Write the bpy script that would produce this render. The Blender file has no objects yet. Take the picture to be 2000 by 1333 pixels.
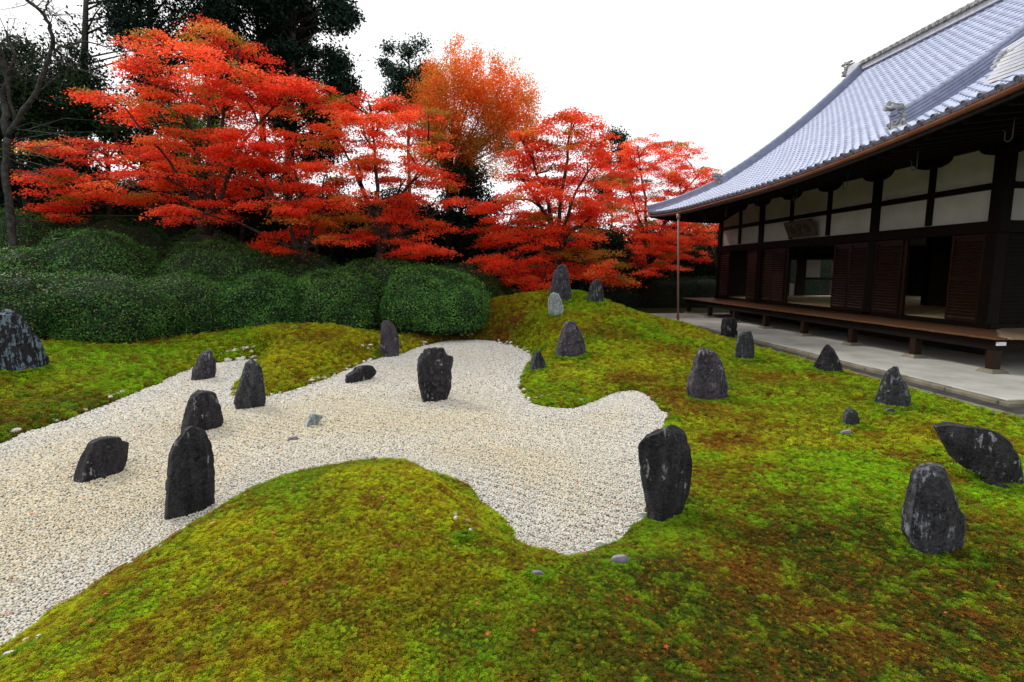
import bpy, math, random
import numpy as np
from mathutils import Matrix, Vector

# ------------------------------------------------------------------ camera, sky, sun
SC = bpy.context.scene
COL = SC.collection
FPX, CAMZ = 1050.0, 2.2                      # focal length in pixels of a 2000 px wide frame, eye height
PITCH = math.atan(138.5 / FPX)
YAW = math.atan(88 * math.cos(PITCH) / FPX)
cam_data = bpy.data.cameras.new('camera')
cam_data.sensor_fit = 'HORIZONTAL'; cam_data.sensor_width = 36.0
cam_data.lens = FPX * 36.0 / 2000.0
cam_data.clip_start = 0.05; cam_data.clip_end = 2000.0
cam = bpy.data.objects.new('camera', cam_data); COL.objects.link(cam)
cam.location = (0, 0, CAMZ)
cam.rotation_euler = (math.radians(90) - PITCH, 0, -YAW)
SC.camera = cam

SUN_AZ, SUN_EL = math.radians(-46), math.radians(41)   # veiled sun ahead and to the left, behind the trees
world = bpy.data.worlds.new('World'); SC.world = world; world.use_nodes = True
wn = world.node_tree.nodes; wl = world.node_tree.links
for n in list(wn): wn.remove(n)
wo = wn.new('ShaderNodeOutputWorld'); wb = wn.new('ShaderNodeBackground')
sky = wn.new('ShaderNodeTexSky'); sky.sky_type = 'NISHITA'; sky.sun_disc = False
sky.sun_elevation = SUN_EL; sky.sun_rotation = SUN_AZ; sky.air_density = 1.0; sky.dust_density = 3.0
mixw = wn.new('ShaderNodeMixRGB'); mixw.inputs[0].default_value = 0.9      # thin bright overcast over the blue
mixw.inputs[2].default_value = (11.2, 11.2, 11.3, 1)
wl.new(sky.outputs[0], mixw.inputs[1]); wl.new(mixw.outputs[0], wb.inputs[0])
wb.inputs[1].default_value = 0.075
wl.new(wb.outputs[0], wo.inputs[0])
sd_ = bpy.data.lights.new('sun', 'SUN'); sd_.energy = 1.5; sd_.angle = math.radians(10); sd_.color = (1, .95, .88)
sun = bpy.data.objects.new('sun', sd_); COL.objects.link(sun)
sv = Vector((math.sin(SUN_AZ) * math.cos(SUN_EL), math.cos(SUN_AZ) * math.cos(SUN_EL), math.sin(SUN_EL)))
sun.rotation_euler = sv.to_track_quat('Z', 'Y').to_euler(); sun.location = sv * 60
SC.view_settings.view_transform = 'Standard'; SC.view_settings.look = 'None'
SC.view_settings.exposure = 0.72; SC.view_settings.gamma = 1.0; SC.view_settings.use_curve_mapping = False
SC.cycles.max_bounces = 8; SC.cycles.diffuse_bounces = 3; SC.cycles.glossy_bounces = 2
SC.cycles.transmission_bounces = 4; SC.cycles.transparent_max_bounces = 6
SC.cycles.use_denoising = True

# ------------------------------------------------------------------ survey helpers: sight lines of the photograph -> real points
fw = np.array([math.sin(YAW) * math.cos(PITCH), math.cos(YAW) * math.cos(PITCH), -math.sin(PITCH)])
rt = np.array([math.cos(YAW), -math.sin(YAW), 0.0]); upv = np.cross(rt, fw)
CP = np.array([0, 0, CAMZ])
def ray(px, py): return fw + rt * ((px - 1000) / FPX) - upv * ((py - 666.5) / FPX)
def at_z(px, py, z=0.0):
    d = ray(px, py); return CP + d * ((z - CAMZ) / d[2])
def at_y(px, py, y):
    d = ray(px, py); return CP + d * (y / d[1])
def project(P):
    d = np.asarray(P, float) - CP; k = np.maximum(d @ fw, 1e-3)
    return 1000 + FPX * (d @ rt) / k, 666.5 - FPX * (d @ upv) / k, d @ fw

# ------------------------------------------------------------------ noise
def _h(ix, iy, iz, seed):
    n = (ix * 374761393 + iy * 668265263 + iz * 2147483647 + seed * 1274126177).astype(np.int64) & 0xffffffff
    n = ((n ^ (n >> 13)) * 1274126177) & 0xffffffff
    n = (n ^ (n >> 16)) & 0xffffffff
    return n / 4294967295.0
def vnoise(x, y, z=None, seed=0):
    x = np.asarray(x, float); y = np.asarray(y, float); z = np.zeros_like(x) if z is None else np.asarray(z, float)
    ix, iy, iz = np.floor(x).astype(np.int64), np.floor(y).astype(np.int64), np.floor(z).astype(np.int64)
    fx, fy, fz = x - ix, y - iy, z - iz
    fx, fy, fz = [f * f * (3 - 2 * f) for f in (fx, fy, fz)]
    r = 0
    for a in (0, 1):
        for b in (0, 1):
            for c in (0, 1):
                w = (fx if a else 1 - fx) * (fy if b else 1 - fy) * (fz if c else 1 - fz)
                r = r + w * _h(ix + a, iy + b, iz + c, seed)
    return r
def fbm(x, y, z=None, seed=0, octv=4):
    r, a, f, t = 0, .5, 1.0, 0
    for o in range(octv):
        r = r + a * vnoise(np.asarray(x) * f, np.asarray(y) * f, None if z is None else np.asarray(z) * f, seed + o * 17); t += a; a *= .5; f *= 2.03
    return r / t
def sstep(a, b, x):
    t = np.clip((np.asarray(x, float) - a) / (b - a), 0, 1); return t * t * (3 - 2 * t)

# ------------------------------------------------------------------ object helpers
def setp(o, label=None, cat=None, group=None, kind=None):
    if label: o['label'] = label
    if cat: o['category'] = cat
    if group: o['group'] = group
    if kind: o['kind'] = kind
    return o
PINV = {}
def thing(name, loc, label, cat, group=None, parent=None):
    e = bpy.data.objects.new(name, None); COL.objects.link(e); e.empty_display_size = .2
    e.location = loc; PINV[e.name] = Matrix.Translation(-Vector(loc))
    return setp(e, label, cat, group)
def reg(o):
    PINV[o.name] = Matrix.Identity(4); return o
def mk_mesh(name, V, Fc, mat=None, smooth=False, colors=None):
    me = bpy.data.meshes.new(name)
    V = np.asarray(V, np.float32)
    if isinstance(Fc, np.ndarray):
        nf, k = Fc.shape
        me.vertices.add(len(V)); me.vertices.foreach_set('co', V.ravel())
        me.loops.add(nf * k); me.loops.foreach_set('vertex_index', Fc.astype(np.int32).ravel())
        me.polygons.add(nf); me.polygons.foreach_set('loop_start', np.arange(0, nf * k, k, dtype=np.int32))
        me.update(calc_edges=True)
    else:
        me.from_pydata(V.tolist(), [], Fc); me.update()
    if smooth: me.polygons.foreach_set('use_smooth', np.ones(len(me.polygons), bool))
    if colors is not None:
        at = me.color_attributes.new('col', 'FLOAT_COLOR', 'POINT')
        c4 = np.ones((len(V), 4), np.float32); c4[:, :3] = colors
        at.data.foreach_set('color', c4.ravel())
    if mat: me.materials.append(mat)
    return me
def obj(name, me, parent=None, loc=None, mat4=None):
    o = bpy.data.objects.new(name, me); COL.objects.link(o)
    PINV[o.name] = Matrix.Identity(4)
    if mat4 is not None: o.matrix_basis = mat4
    elif loc is not None: o.location = loc
    if parent is not None:
        o.parent = parent; o.matrix_parent_inverse = PINV[parent.name].copy()
        # a sub-part hangs on an untransformed mesh part whose own parent is an Empty at its thing's base
    return o
BF = [(0, 3, 2, 1), (4, 5, 6, 7), (0, 1, 5, 4), (1, 2, 6, 5), (2, 3, 7, 6), (3, 0, 4, 7)]
def box_v(x0, x1, y0, y1, z0, z1):
    return [(x0, y0, z0), (x1, y0, z0), (x1, y1, z0), (x0, y1, z0), (x0, y0, z1), (x1, y0, z1), (x1, y1, z1), (x0, y1, z1)]
def box(name, x0, x1, y0, y1, z0, z1, mat, parent=None, bev=0.0):
    if bev > 0:
        b = bev; V = []; Fc = []
        # chamfered box: 24 vertices
        xs, ys, zs = (x0, x1), (y0, y1), (z0, z1)
        idx = {}
        for i in (0, 1):
            for j in (0, 1):
                for k in (0, 1):
                    sx, sy, sz = (1 if i == 0 else -1), (1 if j == 0 else -1), (1 if k == 0 else -1)
                    for ax in range(3):
                        p = [xs[i] + (sx * b if ax != 0 else 0), ys[j] + (sy * b if ax != 1 else 0), zs[k] + (sz * b if ax != 2 else 0)]
                        idx[(i, j, k, ax)] = len(V); V.append(tuple(p))
        cyc = [(0, 0), (1, 0), (1, 1), (0, 1)]
        for ax in range(3):
            for s in (0, 1):
                f = []
                for (u, v) in cyc:
                    c = [0, 0, 0]; c[ax] = s; c[(ax + 1) % 3] = u; c[(ax + 2) % 3] = v
                    f.append(idx[(c[0], c[1], c[2], ax)])
                Fc.append(tuple(f if s else f[::-1]))
        for ax in range(3):
            a1, a2 = (ax + 1) % 3, (ax + 2) % 3
            for u in (0, 1):
                for v in (0, 1):
                    q = []
                    for s, a in ((0, a1), (1, a1), (1, a2), (0, a2)):
                        c = [0, 0, 0]; c[ax] = s; c[a1] = u; c[a2] = v; q.append(idx[(c[0], c[1], c[2], a)])
                    Fc.append(tuple(q if (u ^ v) else q[::-1]))
        for i in (0, 1):
            for j in (0, 1):
                for k in (0, 1):
                    t = (idx[(i, j, k, 0)], idx[(i, j, k, 1)], idx[(i, j, k, 2)])
                    Fc.append(t if (i + j + k) % 2 == 1 else t[::-1])
        return obj(name, mk_mesh(name, V, Fc, mat), parent)
    return obj(name, mk_mesh(name, box_v(x0, x1, y0, y1, z0, z1), BF, mat), parent)
def tube(path, radii, n=8, cap=True):
    """swept tube along points; returns verts, quads(+caps as quads/tris list)"""
    P = np.asarray(path, float); m = len(P)
    T = np.gradient(P, axis=0); T /= np.maximum(np.linalg.norm(T, axis=1, keepdims=True), 1e-9)
    ref = np.array([0, 0, 1.0]) if abs(T[0, 2]) < .9 else np.array([1.0, 0, 0])
    V = []
    a = np.cross(T[0], ref); a /= np.linalg.norm(a)
    for i in range(m):
        a = a - T[i] * (a @ T[i]); a /= max(np.linalg.norm(a), 1e-9); b = np.cross(T[i], a)
        th = np.arange(n) * 2 * math.pi / n
        V.append(P[i] + radii[i] * (np.cos(th)[:, None] * a + np.sin(th)[:, None] * b))
    V = np.concatenate(V); Fc = []
    for i in range(m - 1):
        for k in range(n):
            k2 = (k + 1) % n
            Fc.append((i * n + k, i * n + k2, (i + 1) * n + k2, (i + 1) * n + k))
    if cap:
        Fc.append(tuple(range(n - 1, -1, -1))); Fc.append(tuple((m - 1) * n + k for k in range(n)))
    return V, Fc
class MB:
    def __init__(s): s.V, s.F, s.n = [], [], 0
    def add(s, V, Fc):
        s.V.append(np.asarray(V, float)); s.F += [tuple(i + s.n for i in f) for f in Fc]; s.n += len(V)
    def mesh(s, name, mat, smooth=False): return mk_mesh(name, np.concatenate(s.V), s.F, mat, smooth)

# ------------------------------------------------------------------ materials
def newmat(name):
    m = bpy.data.materials.new(name); m.use_nodes = True
    nt = m.node_tree; b = nt.nodes['Principled BSDF']
    return m, nt, b
def nd(nt, t, **kw):
    n = nt.nodes.new(t)
    for k, v in kw.items():
        if k.startswith('i_'): n.inputs[int(k[2:])].default_value = v
        else: setattr(n, k, v)
    return n
def pos_node(nt, scale=(1, 1, 1), obj_space=False):
    if obj_space:
        g = nt.nodes.new('ShaderNodeTexCoord'); out = g.outputs['Object']
    else:
        g = nt.nodes.new('ShaderNodeNewGeometry'); out = g.outputs['Position']
    mp = nt.nodes.new('ShaderNodeMapping'); mp.inputs['Scale'].default_value = scale
    nt.links.new(out, mp.inputs['Vector']); return mp.outputs[0]
def ramp(nt, fac, stops):
    r = nt.nodes.new('ShaderNodeValToRGB'); e = r.color_ramp.elements
    while len(e) < len(stops): e.new(.5)
    for i, (p, c) in enumerate(stops): e[i].position = p; e[i].color = (*c, 1) if len(c) == 3 else c
    nt.links.new(fac, r.inputs[0]); return r.outputs[0]
def noise(nt, vec, scale, detail=4, rough=.55):
    n = nt.nodes.new('ShaderNodeTexNoise'); n.inputs['Scale'].default_value = scale; n.inputs['Detail'].default_value = detail
    n.inputs['Roughness'].default_value = rough; nt.links.new(vec, n.inputs['Vector']); return n.outputs[0]
def mix(nt, fac, a, b, mode='MIX'):
    m = nt.nodes.new('ShaderNodeMixRGB'); m.blend_type = mode
    for i, v in enumerate((fac, a, b)):
        if hasattr(v, 'links') or hasattr(v, 'is_linked'): nt.links.new(v, m.inputs[i])
        else: m.inputs[i].default_value = v if i == 0 else (*v, 1)
    return m.outputs[0]
def bump(nt, b, h, strength=.5, dist=.01):
    n = nt.nodes.new('ShaderNodeBump'); n.inputs['Strength'].default_value = strength; n.inputs['Distance'].default_value = dist
    nt.links.new(h, n.inputs['Height']); nt.links.new(n.outputs[0], b.inputs['Normal'])

def mat_rock(name, dark, mid, lichen_amt, lichen=(.42, .45, .47), streak=.5):
    m, nt, b = newmat(name)
    v = pos_node(nt); vs = pos_node(nt, (1, 1, .22))
    n1 = noise(nt, v, 3.2, 6, .65); n2 = noise(nt, vs, 11, 5, .6); n3 = noise(nt, v, 45, 3, .6)
    c = ramp(nt, n1, [(.40, dark), (.66, mid)])
    c = mix(nt, streak, c, ramp(nt, n2, [(.42, dark), (.64, tuple(x * 1.6 for x in mid))]))
    # lichen crusts: roundish blotches broken by fine noise
    oi = nt.nodes.new('ShaderNodeObjectInfo')
    off = nt.nodes.new('ShaderNodeVectorMath'); off.operation = 'ADD'
    nt.links.new(v, off.inputs[0]); nt.links.new(oi.outputs['Location'], off.inputs[1])
    l1 = noise(nt, off.outputs[0], 4.5, 5, .7); l2 = noise(nt, vs, 22, 3, .7)
    mul = nt.nodes.new('ShaderNodeMath'); mul.operation = 'MULTIPLY'; nt.links.new(l1, mul.inputs[0]); nt.links.new(l2, mul.inputs[1])
    t = .40 - .13 * lichen_amt
    lf = ramp(nt, mul.outputs[0], [(t, (0, 0, 0)), (t + .045, (1, 1, 1))])
    vo = nt.nodes.new('ShaderNodeTexVoronoi'); vo.inputs['Scale'].default_value = 9; nt.links.new(v, vo.inputs['Vector'])
    spot = ramp(nt, vo.outputs['Distance'], [(.13, (1, 1, 1)), (.17, (0, 0, 0))])
    pres = ramp(nt, noise(nt, v, 2.3, 2), [(.52, (0, 0, 0)), (.58, (.8, .8, .8))])
    sp = mix(nt, 1.0, spot, pres, 'MULTIPLY')
    lf = mix(nt, 1.0, lf, sp, 'ADD')
    lc = mix(nt, n3, lichen, tuple(x * .45 for x in lichen))
    c = mix(nt, lf, c, lc)
    c = mix(nt, .35, c, ramp(nt, n3, [(.3, (0, 0, 0)), (.7, tuple(min(1, x * 2.2) for x in mid))]))
    ge = nt.nodes.new('ShaderNodeNewGeometry')                     # edge highlights put into the colour along convex arrises
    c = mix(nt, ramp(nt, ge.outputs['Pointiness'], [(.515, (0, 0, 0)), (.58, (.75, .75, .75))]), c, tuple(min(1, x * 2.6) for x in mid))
    nt.links.new(c, b.inputs['Base Color'])
    b.inputs['Roughness'].default_value = .7; b.inputs['Specular IOR Level'].default_value = .10
    hh = mix(nt, .5, n2, n1); hh = mix(nt, .3, hh, n3)
    bump(nt, b, hh, 1.0, .05)
    return m
def mat_wood(name, c1, c2, axis='Y', rough=.5, spec=.4):
    m, nt, b = newmat(name)
    sc = {'X': (1.2, 22, 22), 'Y': (22, 1.2, 22), 'Z': (22, 22, 1.2)}[axis]
    v = pos_node(nt, sc); n = noise(nt, v, 1.6, 5, .6); n2 = noise(nt, pos_node(nt), 1.3, 3)
    c = ramp(nt, n, [(.3, c1), (.7, c2)]); c = mix(nt, n2, c, tuple(x * .45 for x in c2))
    nt.links.new(c, b.inputs['Base Color']); b.inputs['Roughness'].default_value = rough
    b.inputs['Specular IOR Level'].default_value = spec; bump(nt, b, n, .35, .006); return m
def mat_noise(name, c1, c2, scale=4, rough=.8, bumps=.3, bscale=40, spec=.3):
    m, nt, b = newmat(name); v = pos_node(nt)
    c = ramp(nt, noise(nt, v, scale, 6, .6), [(.3, c1), (.7, c2)])
    nt.links.new(c, b.inputs['Base Color']); b.inputs['Roughness'].default_value = rough; b.inputs['Specular IOR Level'].default_value = spec
    bump(nt, b, noise(nt, v, bscale, 4), bumps, .01); return m
def mat_leaf(name, rough=.5, trans=.35, spec=.3, tint=(1, 1, 1), inst=False):
    """leaf colour comes from the leaf's own colour attribute; thin leaves let light through"""
    m, nt, b = newmat(name)
    a = nt.nodes.new('ShaderNodeAttribute'); a.attribute_name = 'col'
    if inst: a.attribute_type = 'INSTANCER'
    nt.links.new(a.outputs['Color'], b.inputs['Base Color']); b.inputs['Roughness'].default_value = rough
    b.inputs['Specular IOR Level'].default_value = spec
    if trans > 0:
        tr = nt.nodes.new('ShaderNodeBsdfTranslucent'); ms = nt.nodes.new('ShaderNodeMixShader'); ms.inputs[0].default_value = trans
        hs = nt.nodes.new('ShaderNodeHueSaturation'); hs.inputs['Value'].default_value = 1.25; nt.links.new(a.outputs['Color'], hs.inputs['Color'])
        nt.links.new(hs.outputs[0], tr.inputs[0]); nt.links.new(b.outputs[0], ms.inputs[1]); nt.links.new(tr.outputs[0], ms.inputs[2])
        nt.links.new(ms.outputs[0], nt.nodes['Material Output'].inputs[0])
    return m

M = {}
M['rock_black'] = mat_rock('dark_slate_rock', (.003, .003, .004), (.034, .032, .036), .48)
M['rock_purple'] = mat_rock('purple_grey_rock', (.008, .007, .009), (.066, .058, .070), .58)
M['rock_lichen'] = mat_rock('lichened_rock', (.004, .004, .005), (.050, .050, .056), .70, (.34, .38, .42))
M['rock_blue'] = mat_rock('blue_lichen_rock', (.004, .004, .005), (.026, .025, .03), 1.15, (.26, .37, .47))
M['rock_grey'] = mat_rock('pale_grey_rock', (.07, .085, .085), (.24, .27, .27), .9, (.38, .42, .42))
M['cobble'] = mat_noise('cobble_stone', (.40, .40, .36), (.66, .65, .58), 9, .7, .3, 60)
M['cobble_purple'] = mat_noise('purple_flat_stone', (.12, .10, .13), (.30, .27, .31), 14, .65, .4, 50)
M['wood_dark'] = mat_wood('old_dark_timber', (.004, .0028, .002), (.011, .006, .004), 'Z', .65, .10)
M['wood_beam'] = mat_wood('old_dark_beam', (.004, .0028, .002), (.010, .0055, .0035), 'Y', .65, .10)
M['wood_red'] = mat_wood('red_brown_timber', (.007, .003, .002), (.030, .011, .005), 'Z', .42, .2)
M['wood_slat'] = mat_wood('red_brown_slat', (.010, .005, .0035), (.042, .021, .012), 'Y', .32, .4)
M['wood_plank'] = mat_wood('veranda_board', (.045, .019, .009), (.18, .085, .040), 'X', .36, .4)
M['wood_plank_pale'] = mat_wood('pale_veranda_board', (.16, .11, .06), (.34, .25, .15), 'Y', .5, .4)
M['plaster'] = mat_noise('white_plaster', (.40, .39, .365), (.54, .535, .51), 1.1, .9, .1, 80, .1)
M['tatami'] = mat_noise('straw_mat', (.66, .52, .26), (.78, .64, .36), 8, .7, .2, 120, .2)
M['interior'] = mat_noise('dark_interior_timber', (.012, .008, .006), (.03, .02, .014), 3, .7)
M['paper'] = mat_noise('white_paper_screen', (.62, .62, .66), (.72, .72, .75), 3, .9, .05)
M['concrete'] = mat_noise('pale_paving', (.30, .30, .27), (.46, .46, .42), 1.3, .85, .25, 70, .2)
M['kerb'] = mat_noise('mossy_kerb_stone', (.10, .085, .06), (.22, .20, .15), 3, .85, .5, 40, .2)
M['drain'] = mat_noise('dark_drain_stone', (.028, .027, .027), (.07, .068, .066), 3, .8, .4, 50, .2)
M['copper'] = mat_noise('weathered_copper', (.17, .055, .030), (.30, .115, .07), 3, .38, .1, 50, .5)
M['pipe'] = mat_noise('painted_downpipe', (.24, .12, .10), (.33, .18, .15), 3, .45, .1, 50, .5)
M['iron'] = mat_noise('grey_iron', (.03, .03, .03), (.07, .07, .07), 5, .5, .1, 50, .5)
M['bark'] = mat_noise('maple_bark', (.018, .013, .010), (.06, .045, .035), 6, .85, .6, 30, .2)
M['bark_grey'] = mat_noise('pale_lichened_bark', (.012, .011, .010), (.075, .076, .07), 7, .85, .6, 30, .2)
M['bark_brown'] = mat_noise('conifer_bark', (.035, .022, .016), (.09, .06, .045), 6, .9, .6, 30, .2)
M['board'] = mat_noise('weathered_plaque_board', (.04, .032, .02), (.10, .08, .052), 4, .7, .2, 60)
M['ink'] = mat_noise('black_ink', (.006, .006, .006), (.01, .01, .01), 4, .7)
def mat_tile():
    m, nt, b = newmat('silver_grey_roof_tile'); v = pos_node(nt)
    gi = nt.nodes.new('ShaderNodeNewGeometry')
    oi = nt.nodes.new('ShaderNodeObjectInfo')
    n = noise(nt, v, 5, 4)
    c = ramp(nt, n, [(.3, (.37, .43, .60)), (.7, (.46, .52, .69))])
    c2 = ramp(nt, gi.outputs['Random Per Island'], [(0, (.88, .88, .9)), (1, (1.05, 1.05, 1.05))])
    c = mix(nt, 1.0, c, c2, 'MULTIPLY')
    c3 = ramp(nt, oi.outputs['Random'], [(0, (.9, .9, .92)), (1, (1.04, 1.04, 1.04))])
    c = mix(nt, 1.0, c, c3, 'MULTIPLY')
    nt.links.new(c, b.inputs['Base Color']); b.inputs['Roughness'].default_value = .5; b.inputs['Specular IOR Level'].default_value = .4
    bump(nt, b, noise(nt, v, 60, 3), .08, .005); return m
M['tile'] = mat_tile()
M['tile_dark'] = mat_noise('dark_ridge_tile', (.07, .07, .09), (.19, .195, .24), 6, .45, .2, 60, .5)
M['tile_pale_lit'] = mat_noise('pale_lit_ridge_course', (.50, .52, .56), (.64, .65, .68), 4, .5, .1, 60, .4)  # strong light on the main ridge put into its tile colour
M['tile_ridge'] = mat_noise('blue_grey_ridge_tile', (.19, .215, .32), (.30, .33, .46), 4, .4, .1, 60, .5)
M['ornament'] = mat_noise('weathered_ridge_ornament', (.07, .07, .07), (.42, .42, .40), 9, .7, .5, 40, .3)
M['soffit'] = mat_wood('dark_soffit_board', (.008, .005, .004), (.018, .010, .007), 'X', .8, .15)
M['maple'] = mat_leaf('maple_leaf_red', .5, .68, .12)
M['hedge_leaf'] = mat_leaf('clipped_hedge_leaf', .5, .15, .12)
M['conifer_leaf'] = mat_leaf('conifer_spray', .6, .12, .10)
M['moss_tuft'] = mat_leaf('moss_shoot', .8, .15, .1, inst=True)
M['pebble'] = mat_leaf('gravel_pebble', .6, 0, .25, inst=True)
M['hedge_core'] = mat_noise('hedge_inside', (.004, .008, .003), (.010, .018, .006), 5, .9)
def mat_ground():
    m, nt, b = newmat('moss_ground')
    a = nt.nodes.new('ShaderNodeAttribute'); a.attribute_name = 'col'
    v = pos_node(nt)
    n = noise(nt, v, 38, 5, .7)
    c = mix(nt, 1.0, a.outputs['Color'], ramp(nt, n, [(.3, (.35, .32, .25)), (.75, (1.05, 1.05, 1.0))]), 'MULTIPLY')
    nt.links.new(c, b.inputs['Base Color']); b.inputs['Roughness'].default_value = .95; b.inputs['Specular IOR Level'].default_value = .1
    bump(nt, b, noise(nt, v, 55, 5, .7), .9, .02); return m
M['ground'] = mat_ground()
M['gravel_base'] = mat_noise('gravel_base', (.30, .28, .22), (.46, .44, .36), 55, .9, .6, 70, .2)

# ------------------------------------------------------------------ lie of the land
G_PX = [(-260, 950), (-120, 907), (0, 868), (60, 845), (130, 822), (200, 797), (260, 770), (320, 745), (370, 722), (400, 712), (440, 708), (475, 704), (503, 703),
        (498, 714), (480, 730), (462, 748), (446, 766), (462, 776), (490, 778), (520, 775), (560, 767), (600, 754), (640, 741), (690, 718), (735, 703), (790, 690),
        (830, 676), (870, 668), (920, 665), (960, 667), (1000, 677), (1030, 690), (1036, 703), (1022, 725), (1011, 745), (1020, 768), (1042, 790), (1085, 799),
        (1130, 797), (1160, 787), (1185, 774), (1212, 766), (1240, 764), (1262, 775), (1285, 795), (1300, 815), (1296, 850), (1290, 900), (1280, 950), (1272, 985), (1252, 1012),
        (1218, 1045), (1180, 1068), (1130, 1085), (1080, 1090), (1040, 1081), (1016, 1066), (1004, 1045), (985, 1020), (965, 1000), (942, 978),
        (915, 952), (870, 930), (800, 920), (730, 920), (660, 932), (590, 952), (520, 968), (450, 990), (400, 1014), (350, 1046), (300, 1075), (240, 1105), (180, 1140),
        (120, 1180), (60, 1220), (0, 1258), (-120, 1335)]
poly = np.array([at_z(x, y, 0.0)[:2] for x, y in G_PX])
poly = np.vstack([poly, [-3.9, 1.6], [-9, 1.4], [-9.5, 4.5]])
def catmull(P, k=5):
    n = len(P); out = []
    for i in range(n):
        p0, p1, p2, p3 = P[i - 1], P[i], P[(i + 1) % n], P[(i + 2) % n]
        for j in range(k):
            t = j / k
            out.append(.5 * ((2 * p1) + (-p0 + p2) * t + (2 * p0 - 5 * p1 + 4 * p2 - p3) * t * t + (-p0 + 3 * p1 - 3 * p2 + p3) * t ** 3))
    return np.array(out)
poly = catmull(poly, 4)
poly += (np.stack([fbm(poly[:, 0] * 2.2, poly[:, 1] * 2.2, None, 5), fbm(poly[:, 0] * 2.2, poly[:, 1] * 2.2, None, 9)], 1) - .5) * .14
def poly_sd(X, Y):
    """distance to the gravel's edge, positive outside"""
    d = np.full(X.shape, 1e9); ins = np.zeros(X.shape, bool)
    n = len(poly)
    for i in range(n):
        a, b = poly[i], poly[(i + 1) % n]; e = b - a
        t = np.clip(((X - a[0]) * e[0] + (Y - a[1]) * e[1]) / (e @ e + 1e-12), 0, 1)
        d = np.minimum(d, (X - a[0] - t * e[0]) ** 2 + (Y - a[1] - t * e[1]) ** 2)
        c = ((a[1] > Y) != (b[1] > Y))
        with np.errstate(divide='ignore', invalid='ignore'):
            ins ^= c & (X < (b[0] - a[0]) * (Y - a[1]) / (b[1] - a[1] + 1e-15) + a[0])
    d = np.sqrt(d); return np.where(ins, -d, d)
SX0, SX1, SY0, SY1, SST = -13.0, 10.0, 0.5, 21.0, 0.07
sgx = np.arange(SX0, SX1 + SST, SST); sgy = np.arange(SY0, SY1 + SST, SST)
SGX, SGY = np.meshgrid(sgx, sgy, indexing='ij'); SDG = poly_sd(SGX, SGY) + (fbm(SGX * 5.5, SGY * 5.5, None, 77, 2) - .5) * .13
def SD(x, y):
    u = np.clip((np.asarray(x, float) - SX0) / SST, 0, len(sgx) - 1.001); v = np.clip((np.asarray(y, float) - SY0) / SST, 0, len(sgy) - 1.001)
    i, j = u.astype(int), v.astype(int); a, b = u - i, v - j
    r = SDG[i, j] * (1 - a) * (1 - b) + SDG[i + 1, j] * a * (1 - b) + SDG[i, j + 1] * (1 - a) * b + SDG[i + 1, j + 1] * a * b
    ox = np.maximum(np.maximum(SX0 - x, x - SX1), 0); oy = np.maximum(np.maximum(SY0 - y, y - SY1), 0)
    return r + np.hypot(ox, oy)
BUMPS = [(-.75, 3.95, 1.25, 1.15, 0, .50), (-1.0, 1.6, 2.5, 1.4, 0, .16),      # front mound
         (3.5, 17.4, 2.7, 2.5, 0, .90), (3.0, 14.6, 1.6, 2.0, 0, .22),          # hill of three stones
         (-4.3, 14.6, 1.25, 2.4, .15, .62),                                       # tongue between the gravel arms
         (2.0, 9.6, .8, .8, 0, .10), (3.3, 5.2, .9, .6, .4, .07)]
def bumps(x, y):
    r = 0
    for cx, cy, sx, sy, a, h in BUMPS:
        dx, dy = x - cx, y - cy; u = dx * math.cos(a) + dy * math.sin(a); v = -dx * math.sin(a) + dy * math.cos(a)
        r = r + h * np.exp(-.5 * ((u / sx) ** 2 + (v / sy) ** 2))
    return r
def ground(x, y, sdv=None):
    x = np.asarray(x, float); y = np.asarray(y, float)
    s = SD(x, y) if sdv is None else sdv
    dpos = np.maximum(s, 0)
    wl_ = sstep(-4.6, -6.2, x)                                  # left bank climbing to the hedge
    left = np.minimum(.13 * np.maximum(dpos - .1, 0), .75) * wl_ * sstep(5, 8, y)
    back = .62 * sstep(16.6, 19.0, y) * sstep(6.5, 3.5, x) * (1 - .8 * wl_)
    far = .9 * sstep(18.5, 26, y) * sstep(5.0, 1.0, x) * (1 - sstep(60, 200, y))
    h = np.maximum(bumps(x, y), 0) * sstep(0.0, .75, dpos) + np.maximum(left, 0) + back + far
    h = h + .055 * sstep(-.03, .16, s) + .05 * (fbm(x * .9, y * .9, None, 3) - .5) * sstep(.05, .6, dpos) * sstep(40, 20, y)
    kx = sstep(8.0, 8.25, x) * sstep(27.5, 26.6, y) * sstep(6.6, 7.0, y); h = h * (1 - kx) - .08 * kx; h = h * (1 - .8 * sstep(7.0, 8.0, x) * sstep(27, 26, y))
    return np.where(s < 0, -.05 * sstep(0.0, -.12, s) + .055 * sstep(-.03, .16, s), h)
def gz(x, y): return float(ground(np.array([x]), np.array([y]))[0])
def hit(px, py):
    d = ray(px, py); t = np.linspace(1.5, 60, 6000)
    P = CP[None] + d[None] * t[:, None]; k = np.argmax(P[:, 2] < np.maximum(ground(P[:, 0], P[:, 1]), 0.0))
    return P[k] if k > 0 else P[-1]

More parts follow.
